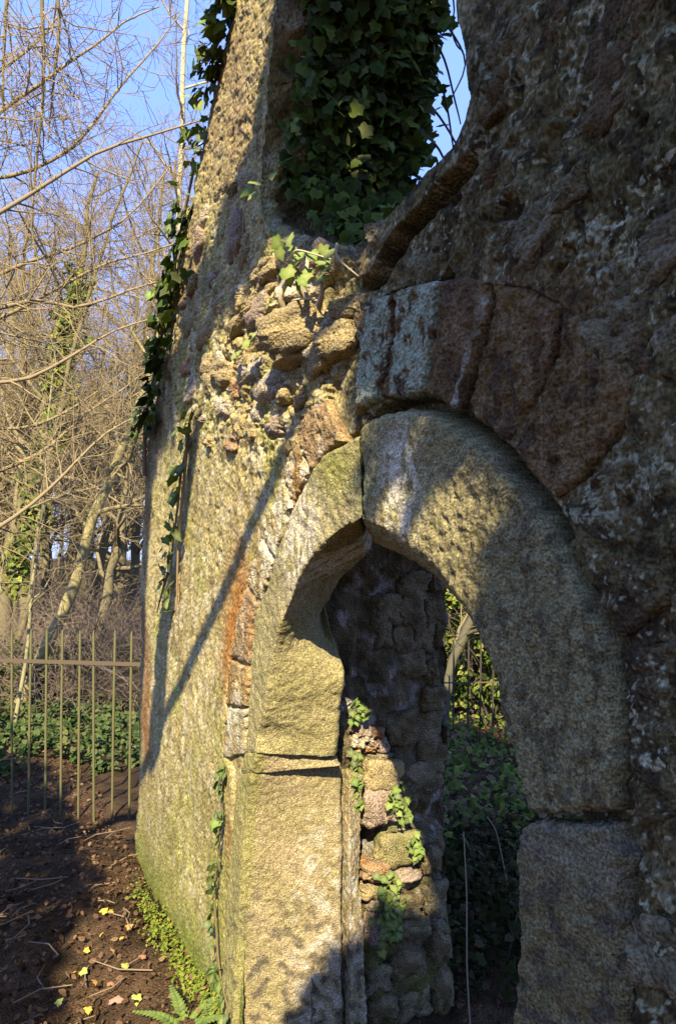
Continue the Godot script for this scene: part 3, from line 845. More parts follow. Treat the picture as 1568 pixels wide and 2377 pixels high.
func stems(root: Node3D, lines: Array, r: float, col: Color) -> void:
	for l in lines:
		var acc := new_acc()
		var pts := bend(l, 14)
		var rad := PackedFloat32Array()
		for i in 14: rad.append(r * (1.0 - 0.55 * i / 13.0))
		tube(acc, pts, rad, 5, col, col)
		put("stem", commit(acc), M.bark, root)

func build_ivy() -> void:
	# 1: over the side of the broken opening
	var big := thing("ivy", wall_frame, "thick dark ivy hanging over the shaded side of the broken gap above the doorway", "ivy")
	var near := []
	var far := []
	while far.size() < 6200:
		var y := rng.randf_range(-420, 600)
		var edge := 648.0 if y < 0 else lerpf(645, 606, clampf(y / 400.0, 0, 1)) if y < 430 else lerpf(606, 690, (y - 430) / 170.0)
		var w := on_wall(edge, y)
		var d := 0.03 + 0.47 * pow(rng.randf(), 0.8)
		var low: float = 2.42 + 0.10 * nz.mid.get_noise_2d(d * 6.0, 3.0) + 0.55 * ss(0.14, 0.0, d)
		if w.y < low: continue
		if d < 0.12 and nz.mid.get_noise_2d(w.y * 2.0, d * 5.0) < 0.0: continue
		var off := absf(rng.randfn(0.0, 0.05)) + 0.02
		far.append(leaf_place(Vector3(w.x + off + 0.02, w.y, -d), Vector3(0.9, 0.15, 0.35), rng.randf_range(0.021, 0.050)))
		if near.size() < 210 and off > 0.06: near.append(far.pop_back())
	for k in 60:                                                  # sprays over the back edge, against the sky
		var h := rng.randf_range(2.75, 3.75)
		near.append(leaf_place(Vector3(-0.25 + rng.randfn(0.05, 0.06), h, -0.51 - absf(rng.randfn(0, 0.05))), Vector3(0.7, 0.1, 0.7), rng.randf_range(0.04, 0.07), 0.8))
	leaves(big, near + far)
	var drooping := []
	for k in 9:
		var h := 2.9 + k * 0.11
		drooping.append([Vector3(-0.22, h + 0.2, -0.48), Vector3(-0.16, h + 0.08, -0.56), Vector3(-0.12 + 0.04 * sin(k * 2.0), h - 0.1, -0.60), Vector3(-0.07 + 0.05 * sin(k * 3.0), h - 0.22, -0.56)])
	stems(big, drooping, 0.005, Color(0.10, 0.08, 0.05))
	# 2: down the far end of the wall
	var end := thing("ivy", wall_frame, "ragged ivy climbing the far left end of the wall against the woods", "ivy")
	near = []
	far = []
	for k in 3200:
		var y := rng.randf_range(-330, 1085)
		var thick: float = 0.12 + 0.88 * ss(-0.2, 0.25, nz.mid.get_noise_1d(y * 0.006 + 3.0)) * ss(1100, 850, y)
		if rng.randf() > thick: continue
		var w := on_wall(left_px(y), y)
		var d := rng.randf_range(-0.07, 0.30)
		var bulge := absf(rng.randfn(0, 0.07)) + 0.06 * ss(0.02, 0.2, d)
		var t := leaf_place(Vector3(w.x - bulge + 0.03 * ss(0.06, -0.02, d), w.y, -d + 0.02), Vector3(0.15, 0.35, 0.9), rng.randf_range(0.026, 0.058), 0.6)
		if near.size() < 285 and d < 0.02: near.append(t)
		else: far.append(t)
	for k in 120:                                                 # a few onto the face
		var y := rng.randf_range(560, 1000)
		var w := on_wall(left_px(y) + absf(rng.randfn(0, 14.0)), y)
		far.append(leaf_place(Vector3(w.x, w.y, 0.03 + rng.randf() * 0.03), Vector3(-0.2, 0.1, 1), rng.randf_range(0.04, 0.07)))
	leaves(end, near + far, 290)
	stems(end, [[L3(368, 900) + Vector3(-0.04, 0, 0.02), L3(398, 720) + Vector3(-0.04, 0, 0.02), L3(430, 560) + Vector3(-0.04, 0, 0.02), L3(470, 370) + Vector3(-0.03, 0, 0.02)], [L3(345, 1105) + Vector3(0, 0, 0.02), L3(352, 980) + Vector3(0, 0, 0.03), L3(372, 860) + Vector3(-0.03, 0, 0.02)]], 0.012, Color(0.17, 0.125, 0.08))
	# 3: a thin trail down the tan face
	var trail := thing("ivy", wall_frame, "thin trail of small bright ivy leaves down the sunlit tan wall face", "ivy")
	var path := [L3(455, 960), L3(446, 1040), L3(432, 1100), L3(424, 1180), L3(412, 1270), L3(408, 1340), L3(402, 1420)]
	for i in path.size(): path[i] += Vector3(0, 0, 0.022)
	stems(trail, [path, [path[1], L3(438, 1120) + Vector3(0, 0, 0.02), L3(425, 1260) + Vector3(0, 0, 0.02), L3(418, 1425) + Vector3(0, 0, 0.015)], [L3(400, 1330) + Vector3(0, 0, 0.02), L3(385, 1380) + Vector3(0, 0, 0.02), L3(372, 1420) + Vector3(0, 0, 0.015)]], 0.007, Color(0.22, 0.15, 0.08))
	var l := []
	var c := bend(path, 60)
	for k in 46:
		l.append(leaf_place(c[rng.randi() % 60] + Vector3(rng.randfn(0, 0.06), rng.randfn(0, 0.02), rng.randf_range(0.012, 0.04)), Vector3(-0.3, 0.2, 1), rng.randf_range(0.035, 0.065), 0.5))
	leaves(trail, l)
	# 4: beside the doorway
	var strip := thing("ivy", wall_frame, "narrow strand of small ivy beside the left jamb of the doorway", "ivy")
	path = [L3(545, 2360), L3(520, 2260), L3(512, 2170), L3(507, 2060), L3(518, 1960), L3(524, 1880), L3(528, 1780)]
	for i in path.size(): path[i] += Vector3(0, 0, 0.014)
	stems(strip, [path], 0.005, Color(0.13, 0.10, 0.05))
	l = []
	c = bend(path, 80)
	for k in 62:
		l.append(leaf_place(c[rng.randi() % 80] + Vector3(rng.randfn(0, 0.016), 0, rng.randf_range(0.008, 0.025)), Vector3(-0.2, 0.3, 1), rng.randf_range(0.022, 0.045), 0.5))
	leaves(strip, l)
	# 5: in the broken patch
	var sill := thing("ivy", wall_frame, "bright green ivy sprigs with pale bare stems rooted among the broken stones", "ivy")
	l = []
	for q in [[690, 575], [715, 590], [722, 570], [733, 610], [700, 600], [745, 625], [775, 605], [800, 590], [812, 600], [790, 622], [800, 640], [797, 655], [785, 635], [760, 640], [740, 650], [722, 645], [712, 660], [730, 672], [755, 665], [770, 655], [735, 640], [628, 458], [640, 465], [650, 445], [625, 790], [618, 800], [634, 782], [590, 820], [582, 826], [665, 420], [708, 640], [745, 605]]:
		l.append(leaf_place(L3(q[0], q[1]) + Vector3(0.02, 0, 0.05 + rng.randf() * 0.03), Vector3(0.5, 0.4, 0.7), rng.randf_range(0.026, 0.044), 0.5))
	for i in l.size(): put("leaf", leaf_meshes[[2, 4, 4][i % 3]], M.leaf, sill, l[i])
	var pale := Color(0.42, 0.35, 0.22)
	stems(sill, [[L3(690, 735) + Vector3(0, 0, 0.03), L3(698, 700) + Vector3(0, 0, 0.06), L3(706, 660) + Vector3(0, 0, 0.05), L3(712, 610) + Vector3(0, 0, 0.04)], [L3(742, 715) + Vector3(0, 0, 0.02), L3(745, 680) + Vector3(0, 0, 0.05), L3(752, 640) + Vector3(0, 0, 0.05), L3(748, 600) + Vector3(0, 0, 0.04)], [L3(765, 712) + Vector3(0, 0, 0.03), L3(790, 690) + Vector3(0, 0, 0.05), L3(798, 665) + Vector3(0, 0, 0.06)]], 0.010, pale)
	stems(sill, [[L3(720, 610) + Vector3(0, 0, 0.06), L3(755, 596) + Vector3(0, 0, 0.08), L3(790, 602) + Vector3(0, 0, 0.08), L3(815, 612) + Vector3(0, 0, 0.05)], [L3(640, 455) + Vector3(0, 0, 0.05), L3(605, 490) + Vector3(0, 0, 0.05), L3(585, 520) + Vector3(0, 0, 0.03), L3(578, 545) + Vector3(0, 0, 0.02)], [L3(700, 720) + Vector3(0, 0, 0.03), L3(730, 706) + Vector3(0, 0, 0.06), L3(775, 700) + Vector3(0, 0, 0.05)], [L3(836, 577) + Vector3(0, 0, 0.06), L3(838, 610) + Vector3(0, 0, 0.06), L3(850, 645) + Vector3(0, 0, 0.02)]], 0.0035, pale)
	# 6: at the foot of the wall
	var foot := thing("ivy", wall_frame, "small glossy green plant at the foot of the wall beside the jamb", "plant")
	l = []
	for k in 26: l.append(leaf_place(L3(rng.randf_range(452, 520), rng.randf_range(2310, 2390)) + Vector3(0, 0, rng.randf_range(0.02, 0.09)), Vector3(-0.4, 0.8, 0.5), rng.randf_range(0.04, 0.075), 0.5))
	for i in l.size(): put("leaf", leaf_meshes[[1, 2, 4][i % 3]], M.leaf, foot, l[i])
	# 7: small ferns and cresses in the joints of the doorway's side
	for q in [[832, 1648, 26, 26, "small grey green fern growing in the joint at the top of the sunlit rubble"], [826, 1810, 16, 66, "trailing tuft of small leaves beside the ochre stone inside the doorway"], [930, 1858, 26, 40, "small bushy plant in the rubble above the dark hole inside the doorway"], [965, 1960, 14, 40, "small leafy sprig beside the olive stone inside the doorway"], [905, 2110, 30, 90, "mossy trailing plant low on the rubble inside the doorway"]]:
		var tuft := thing("wall_plant", wall_frame, q[4], "plant")
		for k in int(q[2] * q[3] / 23.0):
			var p := reveal(q[0] + rng.randfn(0, 0.5) * q[2], q[1] + rng.randfn(0, 0.5) * q[3], 0.05 + rng.randf() * 0.03)
			put("leaf", leaf_meshes[[1, 2, 3][k % 3]] if k % 4 else leaf_meshes[4], M.leaf, tuft, leaf_place(p, Vector3(0.9, 0.3, 0.3), rng.randf_range(0.016, 0.034), 0.7))

# ---------- trees
func grow(acc: Dictionary, p: Vector3, dir: Vector3, length: float, r: float, lvl: int, last: int, kids: Array, rise: float, a: Color, b: Color) -> void:
	var n: int = [7, 7, 6, 4, 3][lvl]
	var pts := PackedVector3Array([p])
	var rad := PackedFloat32Array([r])
	var d := dir
	for k in n:
		d = (d + Vector3(rng.randfn(0, 0.16), rng.randfn(rise, 0.14), rng.randfn(0, 0.16))).normalized()
		pts.append(pts[-1] + d * length / n)
		rad.append(maxf(r * (1.0 - 0.8 * (k + 1) / n), 0.0022))
	tube(acc, pts, rad, [7, 5, 4, 3, 3][lvl], a if lvl < 2 else b, b)
	if lvl >= last: return
	branch(acc, pts, rad, lvl, last, kids, rise, length, a, b, 0.2)

func branch(acc: Dictionary, pts: PackedVector3Array, rad: PackedFloat32Array, lvl: int, last: int, kids: Array, rise: float, length: float, a: Color, b: Color, from: float) -> void:
	var n := pts.size() - 1
	for k in int(kids[lvl]):
		var t: float = (from + (1.0 - from) * (k + rng.randf()) / kids[lvl]) * n
		var i := mini(int(t), n - 1)
		var q := pts[i].lerp(pts[i + 1], t - i)
		var along := (pts[i + 1] - pts[i]).normalized()
		var off := along.cross(Vector3(rng.randfn(0, 1), rng.randfn(0, 1), rng.randfn(0, 1))).normalized()
		var dir := (along * rng.randf_range(0.35, 0.9) + off).normalized()
		grow(acc, q, dir, length * rng.randf_range(0.35, 0.62) * (1.15 - 0.5 * t / n), maxf(lerpf(rad[i], rad[i + 1], t - i) * 0.55, 0.003), lvl + 1, last, kids, rise, a, b)

func tree(called: String, label: String, group: String, trunk: Array, r0: float, r1: float, kids: Array, reach: float, rise: float, a: Color, b: Color, from := 0.3, last := 3) -> Node3D:
	var base: Vector3 = trunk[0]
	var o := thing(called, Transform3D(Basis(), base), label, "tree", group)
	var pts := bend(trunk.map(func(q): return q - base), 16)
	var rad := PackedFloat32Array()
	for i in 16: rad.append(lerpf(r0, r1, pow(i / 15.0, 0.8)))
	rad[0] *= 1.35
	for i in range(1, 15): pts[i] += Vector3(rng.randfn(0, r0 * 0.25), 0, rng.randfn(0, r0 * 0.25))
	var acc := new_acc()
	tube(acc, pts, rad, 9, a, a)
	put("trunk", commit(acc), M.bark, o)
	var crown := new_acc()
	branch(crown, pts, rad, 0, last, kids, rise, reach / 0.5, a, b, from)
	put("crown", commit(crown), M.bark, o)
	return o

func foliage(root: Node3D, called: String, centres: Array, count: int, size: float, tints: Array, mesh: Mesh) -> void:   # [centre, radii] clumps of leaves
	var places := []
	var cols := []
	for k in count:
		var c: Array = centres[rng.randi() % centres.size()]
		var d := Vector3(rng.randfn(0, 1), rng.randfn(0, 1), rng.randfn(0, 1)).normalized()
		var p: Vector3 = c[0] + d * c[1] * pow(rng.randf(), 0.45)
		places.append(leaf_place(p, d, size * rng.randf_range(0.7, 1.3), 0.7, 0.4))
		cols.append(tints[rng.randi() % tints.size()] * rng.randf_range(0.8, 1.2))
	many(called, mesh, M.leaf, places, cols, root)

func build_woods() -> void:
	var tan_bark := Color(0.27, 0.225, 0.105)
	var dull := Color(0.15, 0.128, 0.07)
	var twig := Color(0.24, 0.185, 0.105)
	var t: Callable = func(list: Array, depth: float, lean := 0.0) -> Array:
		var out := []
		for i in range(0, list.size(), 2): out.append(at(list[i], list[i + 1], depth + lean * i))
		out[0].y = terrain(out[0].x, out[0].z) - 0.1
		return out
	tree("leaning_tree", "pale leaning tree trunk in sun behind the iron fence, slanting right", "", t.call([40, 1690, 90, 1540, 160, 1380, 215, 1230, 268, 1080, 322, 945, 400, 700, 440, 480], 8.6), 0.085, 0.03, [16, 10, 9], 1.5, 0.03, tan_bark, twig, 0.35)
	var ivied := tree("ivy_clad_tree", "tall tree at the left with its trunk wrapped in yellow green ivy", "", t.call([0, 1560, 22, 1330, 62, 1120, 112, 900, 165, 720, 200, 560, 228, 400], 11.0), 0.14, 0.025, [18, 10, 9], 2.3, 0.02, dull, twig)
	var clumps := []
	for k in 26:
		var s := lerpf(1350, 640, k / 25.0)
		var x := lerpf(30, 190, pow(k / 25.0, 0.9)) + rng.randf_range(-20, 26)
		clumps.append([at(x, s, 11.0) - ivied.position, Vector3(0.24, 0.3, 0.24)])
	foliage(ivied, "ivy_cover", clumps, 2600, 0.075, [Color(0.16, 0.19, 0.04), Color(0.10, 0.14, 0.03), Color(0.22, 0.23, 0.05)], leaf_meshes[5])
	tree("birch", "slim pale straight trunk in sun close to the wall's far end", "", t.call([392, 1500, 400, 1000, 414, 560, 422, 320, 428, 120, 436, -120], 12.5), 0.085, 0.035, [14, 9, 9], 1.7, 0.06, Color(0.38, 0.34, 0.22), twig, 0.4)
	tree("slender_tree", "slender dark tree leaning right between the ivy clad tree and the leaning trunk", "", t.call([-20, 1580, 60, 1430, 110, 1100, 150, 900, 205, 700, 260, 520, 330, 330], 9.6), 0.05, 0.015, [14, 10, 9], 1.5, 0.02, dull, twig)
	tree("sapling", "thin pale sapling in front of the woods at the far left", "", t.call([25, 1760, 55, 1560, 80, 1330, 105, 1050, 130, 800], 7.2), 0.022, 0.008, [12, 9, 8], 1.0, 0.04, Color(0.25, 0.225, 0.12), twig)
	tree("twin_tree", "grey tree farther back, leaning right just above the fence beside the wall", "", t.call([190, 1560, 225, 1330, 262, 1180, 300, 1040, 340, 880, 390, 600], 13.5), 0.10, 0.04, [16, 10, 9], 1.9, 0.02, dull, twig)
	# the tree whose boughs reach in from the left
	var reach := tree("spreading_tree", "near tree outside the left edge, its long bare boughs sweeping across the sky", "", [Vector3(-3.9, -0.1, -5.6), Vector3(-3.8, 1.5, -5.6), Vector3(-3.6, 3.4, -5.5), Vector3(-3.3, 5.6, -5.4)], 0.15, 0.06, [4, 6, 6], 1.6, 0.0, dull, twig, 0.5)
	var boughs := [[-60, 530, 40, 470, 150, 400, 235, 350, 330, 320, 430, 290, 560, 250], [-60, 300, 20, 245, 100, 190, 160, 145, 235, 95, 290, 50, 370, 15], [-60, 760, 40, 720, 150, 660, 250, 610, 330, 590, 420, 560], [-60, 900, 60, 880, 160, 830, 260, 770, 350, 740], [-60, 1110, 20, 1085, 110, 1040, 200, 960, 290, 900, 350, 850], [-60, 660, 60, 610, 140, 585, 200, 560, 300, 500, 400, 380],
		[95, -60, 100, 60, 102, 160, 98, 260, 90, 330, 78, 460, 75, 540, 92, 620, 100, 690], [20, -60, 12, 80, 8, 200, 15, 300, 22, 345], [-60, 420, 60, 400, 180, 330, 280, 200, 360, 110, 420, 30], [130, -60, 138, 60, 130, 150, 118, 260, 112, 330], [-60, 200, 60, 120, 120, 60, 170, -20], [-60, 1250, 60, 1180, 140, 1110, 240, 1010, 330, 960], [60, 700, 150, 715, 230, 700, 310, 670, 420, 640], [-60, 1000, 70, 990, 180, 940, 290, 860]]
	var acc := new_acc()
	for i in boughs.size():
		var pts := []
		var z := 5.2 + 0.9 * fmod(i * 0.37, 1.0)
		for k in range(0, boughs[i].size(), 2): pts.append(at(boughs[i][k], boughs[i][k + 1], z + 0.04 * k) - reach.position)
		if i not in [6, 7, 9]: pts.insert(0, Vector3(0.3, pts[0].y * 0.9, 0.05))
		var line := bend(pts, 18)
		var rad := PackedFloat32Array()
		var r0: float = 0.016 if i in [6, 7, 9] else 0.024
		for k in 18: rad.append(lerpf(r0, 0.005, k / 17.0))
		tube(acc, line, rad, 6, dull if i in [6, 7, 9] else Color(0.18, 0.15, 0.095), twig)
		branch(acc, line, rad, 1, 3, [0, 22, 9], 0.02, 1.4, twig, twig, 0.1)
	put("bough", commit(acc), M.bark, reach)
	# the woods behind
	var kinds := []
	for k in 4:
		var h := 6.5 + k * 1.4
		kinds.append(tree("woodland_tree", "bare grey trunked winter tree standing in the woods", "bare trees in the woods behind", [Vector3(-6 - k * 2, 0, -15 - k * 3), Vector3(-5.9 - k * 2 + 0.2 * k, h * 0.5, -15 - k * 3), Vector3(-5.4 - k * 2, h, -15.2 - k * 3)], 0.13 + 0.02 * k, 0.03, [20, 9, 8], 2.5 + 0.3 * k, 0.06, dull, twig, 0.22))
	var spots := [[-4.2, 14.5], [-9.5, 17], [-7, 20], [-3.6, 18], [-11, 22], [-5.5, 24], [-8.5, 26], [-13, 27], [-3.2, 23], [-10.5, 31], [-6, 32], [-2.0, 28], [-15, 33], [-4.0, 38], [-12, 39], [2.6, 19], [4.4, 24], [1.2, 27], [6.5, 29], [3.3, 36], [8.5, 21], [-8, 44], [-17, 42], [0.0, 44], [-1.5, 15.5], [-6.0, 13.5], [-7.0, 28], [-5.0, 30], [-9.0, 35], [-12.5, 34], [-8.2, 19], [-5.4, 17.5], [-4.4, 21], [-7.4, 23.5], [-9.2, 24], [-6.2, 26.5], [-10.8, 28]]
	var tall := [[-3.9, 11.4], [-5.3, 12.6], [-3.1, 13.0], [-4.6, 15.0], [-6.4, 14.4]]
	for q in tall: spots.append(q)
	for i in spots.size():
		var c: Node3D = kinds[i % 4 if i < spots.size() - 5 else 3].duplicate()
		c.name = numbered("woodland_tree")
		add_child(c)
		var x: float = spots[i][0]
		var z: float = -spots[i][1]
		var s := rng.randf_range(0.85, 1.15) * (1.0 if i < spots.size() - 5 else 0.68)
		c.transform = Transform3D(Basis(Vector3.UP, i * 2.4).rotated(Vector3(0, 0, 1), -0.08) * s, Vector3(x, terrain(x, z) - 0.1, z))
	for k in 4: kinds[k].position.y = terrain(kinds[k].position.x, kinds[k].position.z) - 0.1

func build_undergrowth() -> void:
	var twig := Color(0.24, 0.185, 0.105)
	# bare scrub in the middle distance: one arching spray, many times
	var acc := new_acc()
	for k in 22:
		var d := Vector3(rng.randfn(0, 0.5), 1.0, rng.randfn(0, 0.5)).normalized()
		grow(acc, Vector3(rng.randfn(0, 0.12), 0, rng.randfn(0, 0.12)), d, rng.randf_range(0.5, 1.5), 0.006, 2, 3, [0, 0, 5], -0.10, Color(0.17, 0.135, 0.095), Color(0.20, 0.155, 0.11))
	var spray := commit(acc)
	var places := []
	for k in 900:
		var depth := 8.5 + 33.0 * pow(rng.randf(), 1.3)
		var x := depth * rng.randf_range(-0.56, 0.42)
		if x > -0.17 * depth and depth < 9.0 or x > 0.05 * depth and rng.randf() < 0.5: continue
		places.append(Transform3D(Basis(Vector3.UP, rng.randf() * TAU) * rng.randf_range(0.7, 1.25), Vector3(x, terrain(x, -depth) - 0.05, -depth)))
	tag(many("scrub", spray, M.bark, places, []), "tangle of bare brown brambles and scrub below the winter trees", "scrub", "", "stuff")
	# low green ground cover beyond the fence
	places = []
	var cols := []
	for k in 24000:
		var depth := 5.9 + 7.0 * pow(rng.randf(), 1.3)
		var x := depth * rng.randf_range(-0.52, -0.15)
		if nz.mid.get_noise_2d(x * 1.3, depth * 1.3) < 0.02 + 0.35 * ss(6.8, 5.9, depth): continue
		places.append(leaf_place(Vector3(x, terrain(x, -depth) + 0.03 + 0.28 * rng.randf() * rng.randf(), -depth), Vector3(0, 1, 0.5), rng.randf_range(0.028, 0.062), 0.7, 0.3))
		cols.append([Color(0.045, 0.075, 0.02), Color(0.075, 0.105, 0.04), Color(0.03, 0.05, 0.016), Color(0.10, 0.11, 0.04), Color(0.09, 0.065, 0.035), Color(0.06, 0.042, 0.025)][rng.randi() % 4])
	tag(many("ground_ivy", leaf_meshes[5], M.leaf, places, cols), "low green ivy and nettles covering the ground beyond the iron fence", "ground cover", "", "stuff")
	# dark growth just through the doorway
	places = []
	cols = []
	for k in 6500:
		var depth := rng.randf_range(2.7, 4.7)
		var x := depth * rng.randf_range(0.06, 0.40)
		var top: float = lerpf(0.32, 0.04, (depth - 2.7) / 2.0) + 0.25 * nz.mid.get_noise_2d(x * 1.2, depth * 1.2)
		places.append(leaf_place(Vector3(x, terrain(x, -depth) + top * rng.randf(), -depth), Vector3(0, 0.7, 0.7), rng.randf_range(0.015, 0.040), 0.9, 0.5))
		cols.append([Color(0.035, 0.042, 0.014), Color(0.024, 0.03, 0.010), Color(0.06, 0.042, 0.022), Color(0.075, 0.05, 0.028), Color(0.05, 0.07, 0.02)][rng.randi() % 3])
	tag(many("bramble_thicket", leaf_meshes[5], M.leaf, places, cols), "dark bramble thicket in the shade just through the doorway", "brambles", "", "stuff")
	# low growth in sun round the far railing
	places = []
	cols = []
	for k in 5200:
		var depth := 4.2 + 5.0 * rng.randf()
		var x := depth * rng.randf_range(0.10, 0.38)
		if nz.mid.get_noise_2d(x * 1.1, depth * 1.1) < -0.08: continue
		places.append(leaf_place(Vector3(x, terrain(x, -depth) + 0.02 + 0.35 * rng.randf() * rng.randf(), -depth), Vector3(0, 0.8, 0.6), rng.randf_range(0.025, 0.055), 0.7, 0.4))
		cols.append([Color(0.10, 0.14, 0.03), Color(0.16, 0.19, 0.04), Color(0.06, 0.09, 0.02), Color(0.15, 0.10, 0.06)][rng.randi() % 4])
	tag(many("undergrowth", leaf_meshes[5], M.leaf, places, cols), "sunlit green undergrowth round the railing seen through the doorway", "undergrowth", "", "stuff")
	# evergreens beyond, in sun
	var evergreens := [[1.25, 8.6, "glossy evergreen bush in sun seen through the doorway, nearest the rubble side", "evergreen bush"], [2.15, 9.4, "evergreen bush in sun seen through the doorway, beside the arch stone", "evergreen bush"], [1.62, 7.9, "low evergreen bush in sun seen through the doorway, in the middle of the gap", "evergreen bush"], [3.3, 10.6, "evergreen bush behind the wall, hidden from the doorway", "evergreen bush"], [-3.15, 9.4, "low dark green bush just behind the fence next to the wall", "evergreen bush"], [-1.0, 9.6, "evergreen bush behind the wall near the pale birch", "evergreen bush"]]
	for e in evergreens:
		var base := Vector3(e[0], terrain(e[0], -e[1]) - 0.05, -e[1])
		var b := thing("evergreen_bush", Transform3D(Basis(), base), e[2], e[3])
		var st := new_acc()
		for k in 7:
			grow(st, Vector3(rng.randfn(0, 0.08), 0, rng.randfn(0, 0.08)), Vector3(rng.randfn(0, 0.3), 1, rng.randfn(0, 0.3)).normalized(), rng.randf_range(1.5, 2.3) * (1.0 if e[0] > -2.0 else 0.5), 0.022, 1, 3, [0, 6, 4], 0.03, Color(0.05, 0.042, 0.03), Color(0.06, 0.05, 0.03))
		put("stem", commit(st), M.bark, b)
		var cl := []
		for k in 64: cl.append([Vector3(rng.randfn(0, 0.46 if e[0] > -2.0 else 0.8), rng.randf_range(0.2, 2.5 if e[0] > -2.0 else 0.65), rng.randfn(0, 0.36)), Vector3(0.2, 0.14, 0.2)])
		foliage(b, "foliage", cl, 4600, 0.065, [Color(0.10, 0.15, 0.03), Color(0.15, 0.19, 0.04), Color(0.06, 0.10, 0.02), Color(0.22, 0.22, 0.055)] if e[0] > -2.0 else [Color(0.03, 0.045, 0.012), Color(0.05, 0.065, 0.02), Color(0.075, 0.085, 0.03)], leaf_mesh(Color.WHITE, 1))
	tree("grey_tree", "pale grey forked trunk seen through the doorway beside the rubble", "", [at(1032, 1710, 7.4), at(1041, 1569, 7.4), at(1069, 1487, 7.4), at(1097, 1421, 7.4), at(1140, 1330, 7.4), at(1190, 1180, 7.4)], 0.055, 0.035, [6, 6, 5], 1.2, 0.02, Color(0.10, 0.092, 0.062), twig, 0.3)
	# dead stalks through the doorway
	var stalks := [[[1091, 2390, 1083, 2250, 1082, 2080, 1075, 1930], 2.45, 0.0032, "pale dead stalk standing upright in the shade through the doorway"], [[1185, 2090, 1170, 2020, 1150, 1930, 1128, 1895], 3.2, 0.004, "thin dead stem leaning left behind the upright stalk"], [[1150, 2376, 1175, 2240, 1195, 2140, 1215, 2080], 3.0, 0.0035, "thin dead stem leaning right low through the doorway"], [[1105, 2010, 1085, 1960, 1070, 1935], 3.4, 0.003, "short bent dead stem at the top of the thicket"]]
	for s in stalks:
		var pts := []
		for k in range(0, s[0].size(), 2): pts.append(at(s[0][k], s[0][k + 1], s[1]))
		var base: Vector3 = Vector3(pts[0].x, 0, pts[0].z)
		if pts[0].y > 0.25: pts.insert(0, base + Vector3(0.02, 0, 0))
		var line := bend(pts.map(func(q): return q - base), 16)
		var rad := PackedFloat32Array()
		for k in 16: rad.append(s[2] * (1.0 - 0.4 * k / 15.0))
		var a := new_acc()
		tube(a, line, rad, 5, Color(0.22, 0.195, 0.14), Color(0.26, 0.23, 0.165))
		var o := put("dead_stalk", commit(a), M.bark, self, Transform3D(Basis(), base))
		tag(o, s[3], "stalk")

# ---------- fence, ground, small things
func fence(called: String, label: String, a: Vector3, b: Vector3, gap: float, tall: float, rail: float, col: Color) -> void:
	var turn := atan2(-(b.z - a.z), b.x - a.x)
	var o := thing(called, Transform3D(Basis(Vector3.UP, turn), a), label, "fence")
	var length := Vector2(b.x - a.x, b.z - a.z).length()
	var n := int(length / gap)
	for i in n + 1:
		var acc := new_acc()
		var x := i * gap + rng.randfn(0, 0.004)
		var lean := rng.randfn(0.010, 0.008)
		tube(acc, PackedVector3Array([Vector3(x, -0.1, 0), Vector3(x + lean * 0.5, tall * 0.5, 0.003), Vector3(x + lean, tall - 0.03, 0), Vector3(x + lean, tall, 0)]), PackedFloat32Array([0.0085, 0.0085, 0.0085, 0.003]), 7, col * 0.8, col)
		put("bar", commit(acc), M.iron, o)
	var box := BoxMesh.new()
	box.size = Vector3(length + 0.1, 0.026 if rail > 0.8 else 0.013, 0.010)
	put("rail", box, M.rust, o, Transform3D(Basis(), Vector3(length / 2, rail, 0.012)))

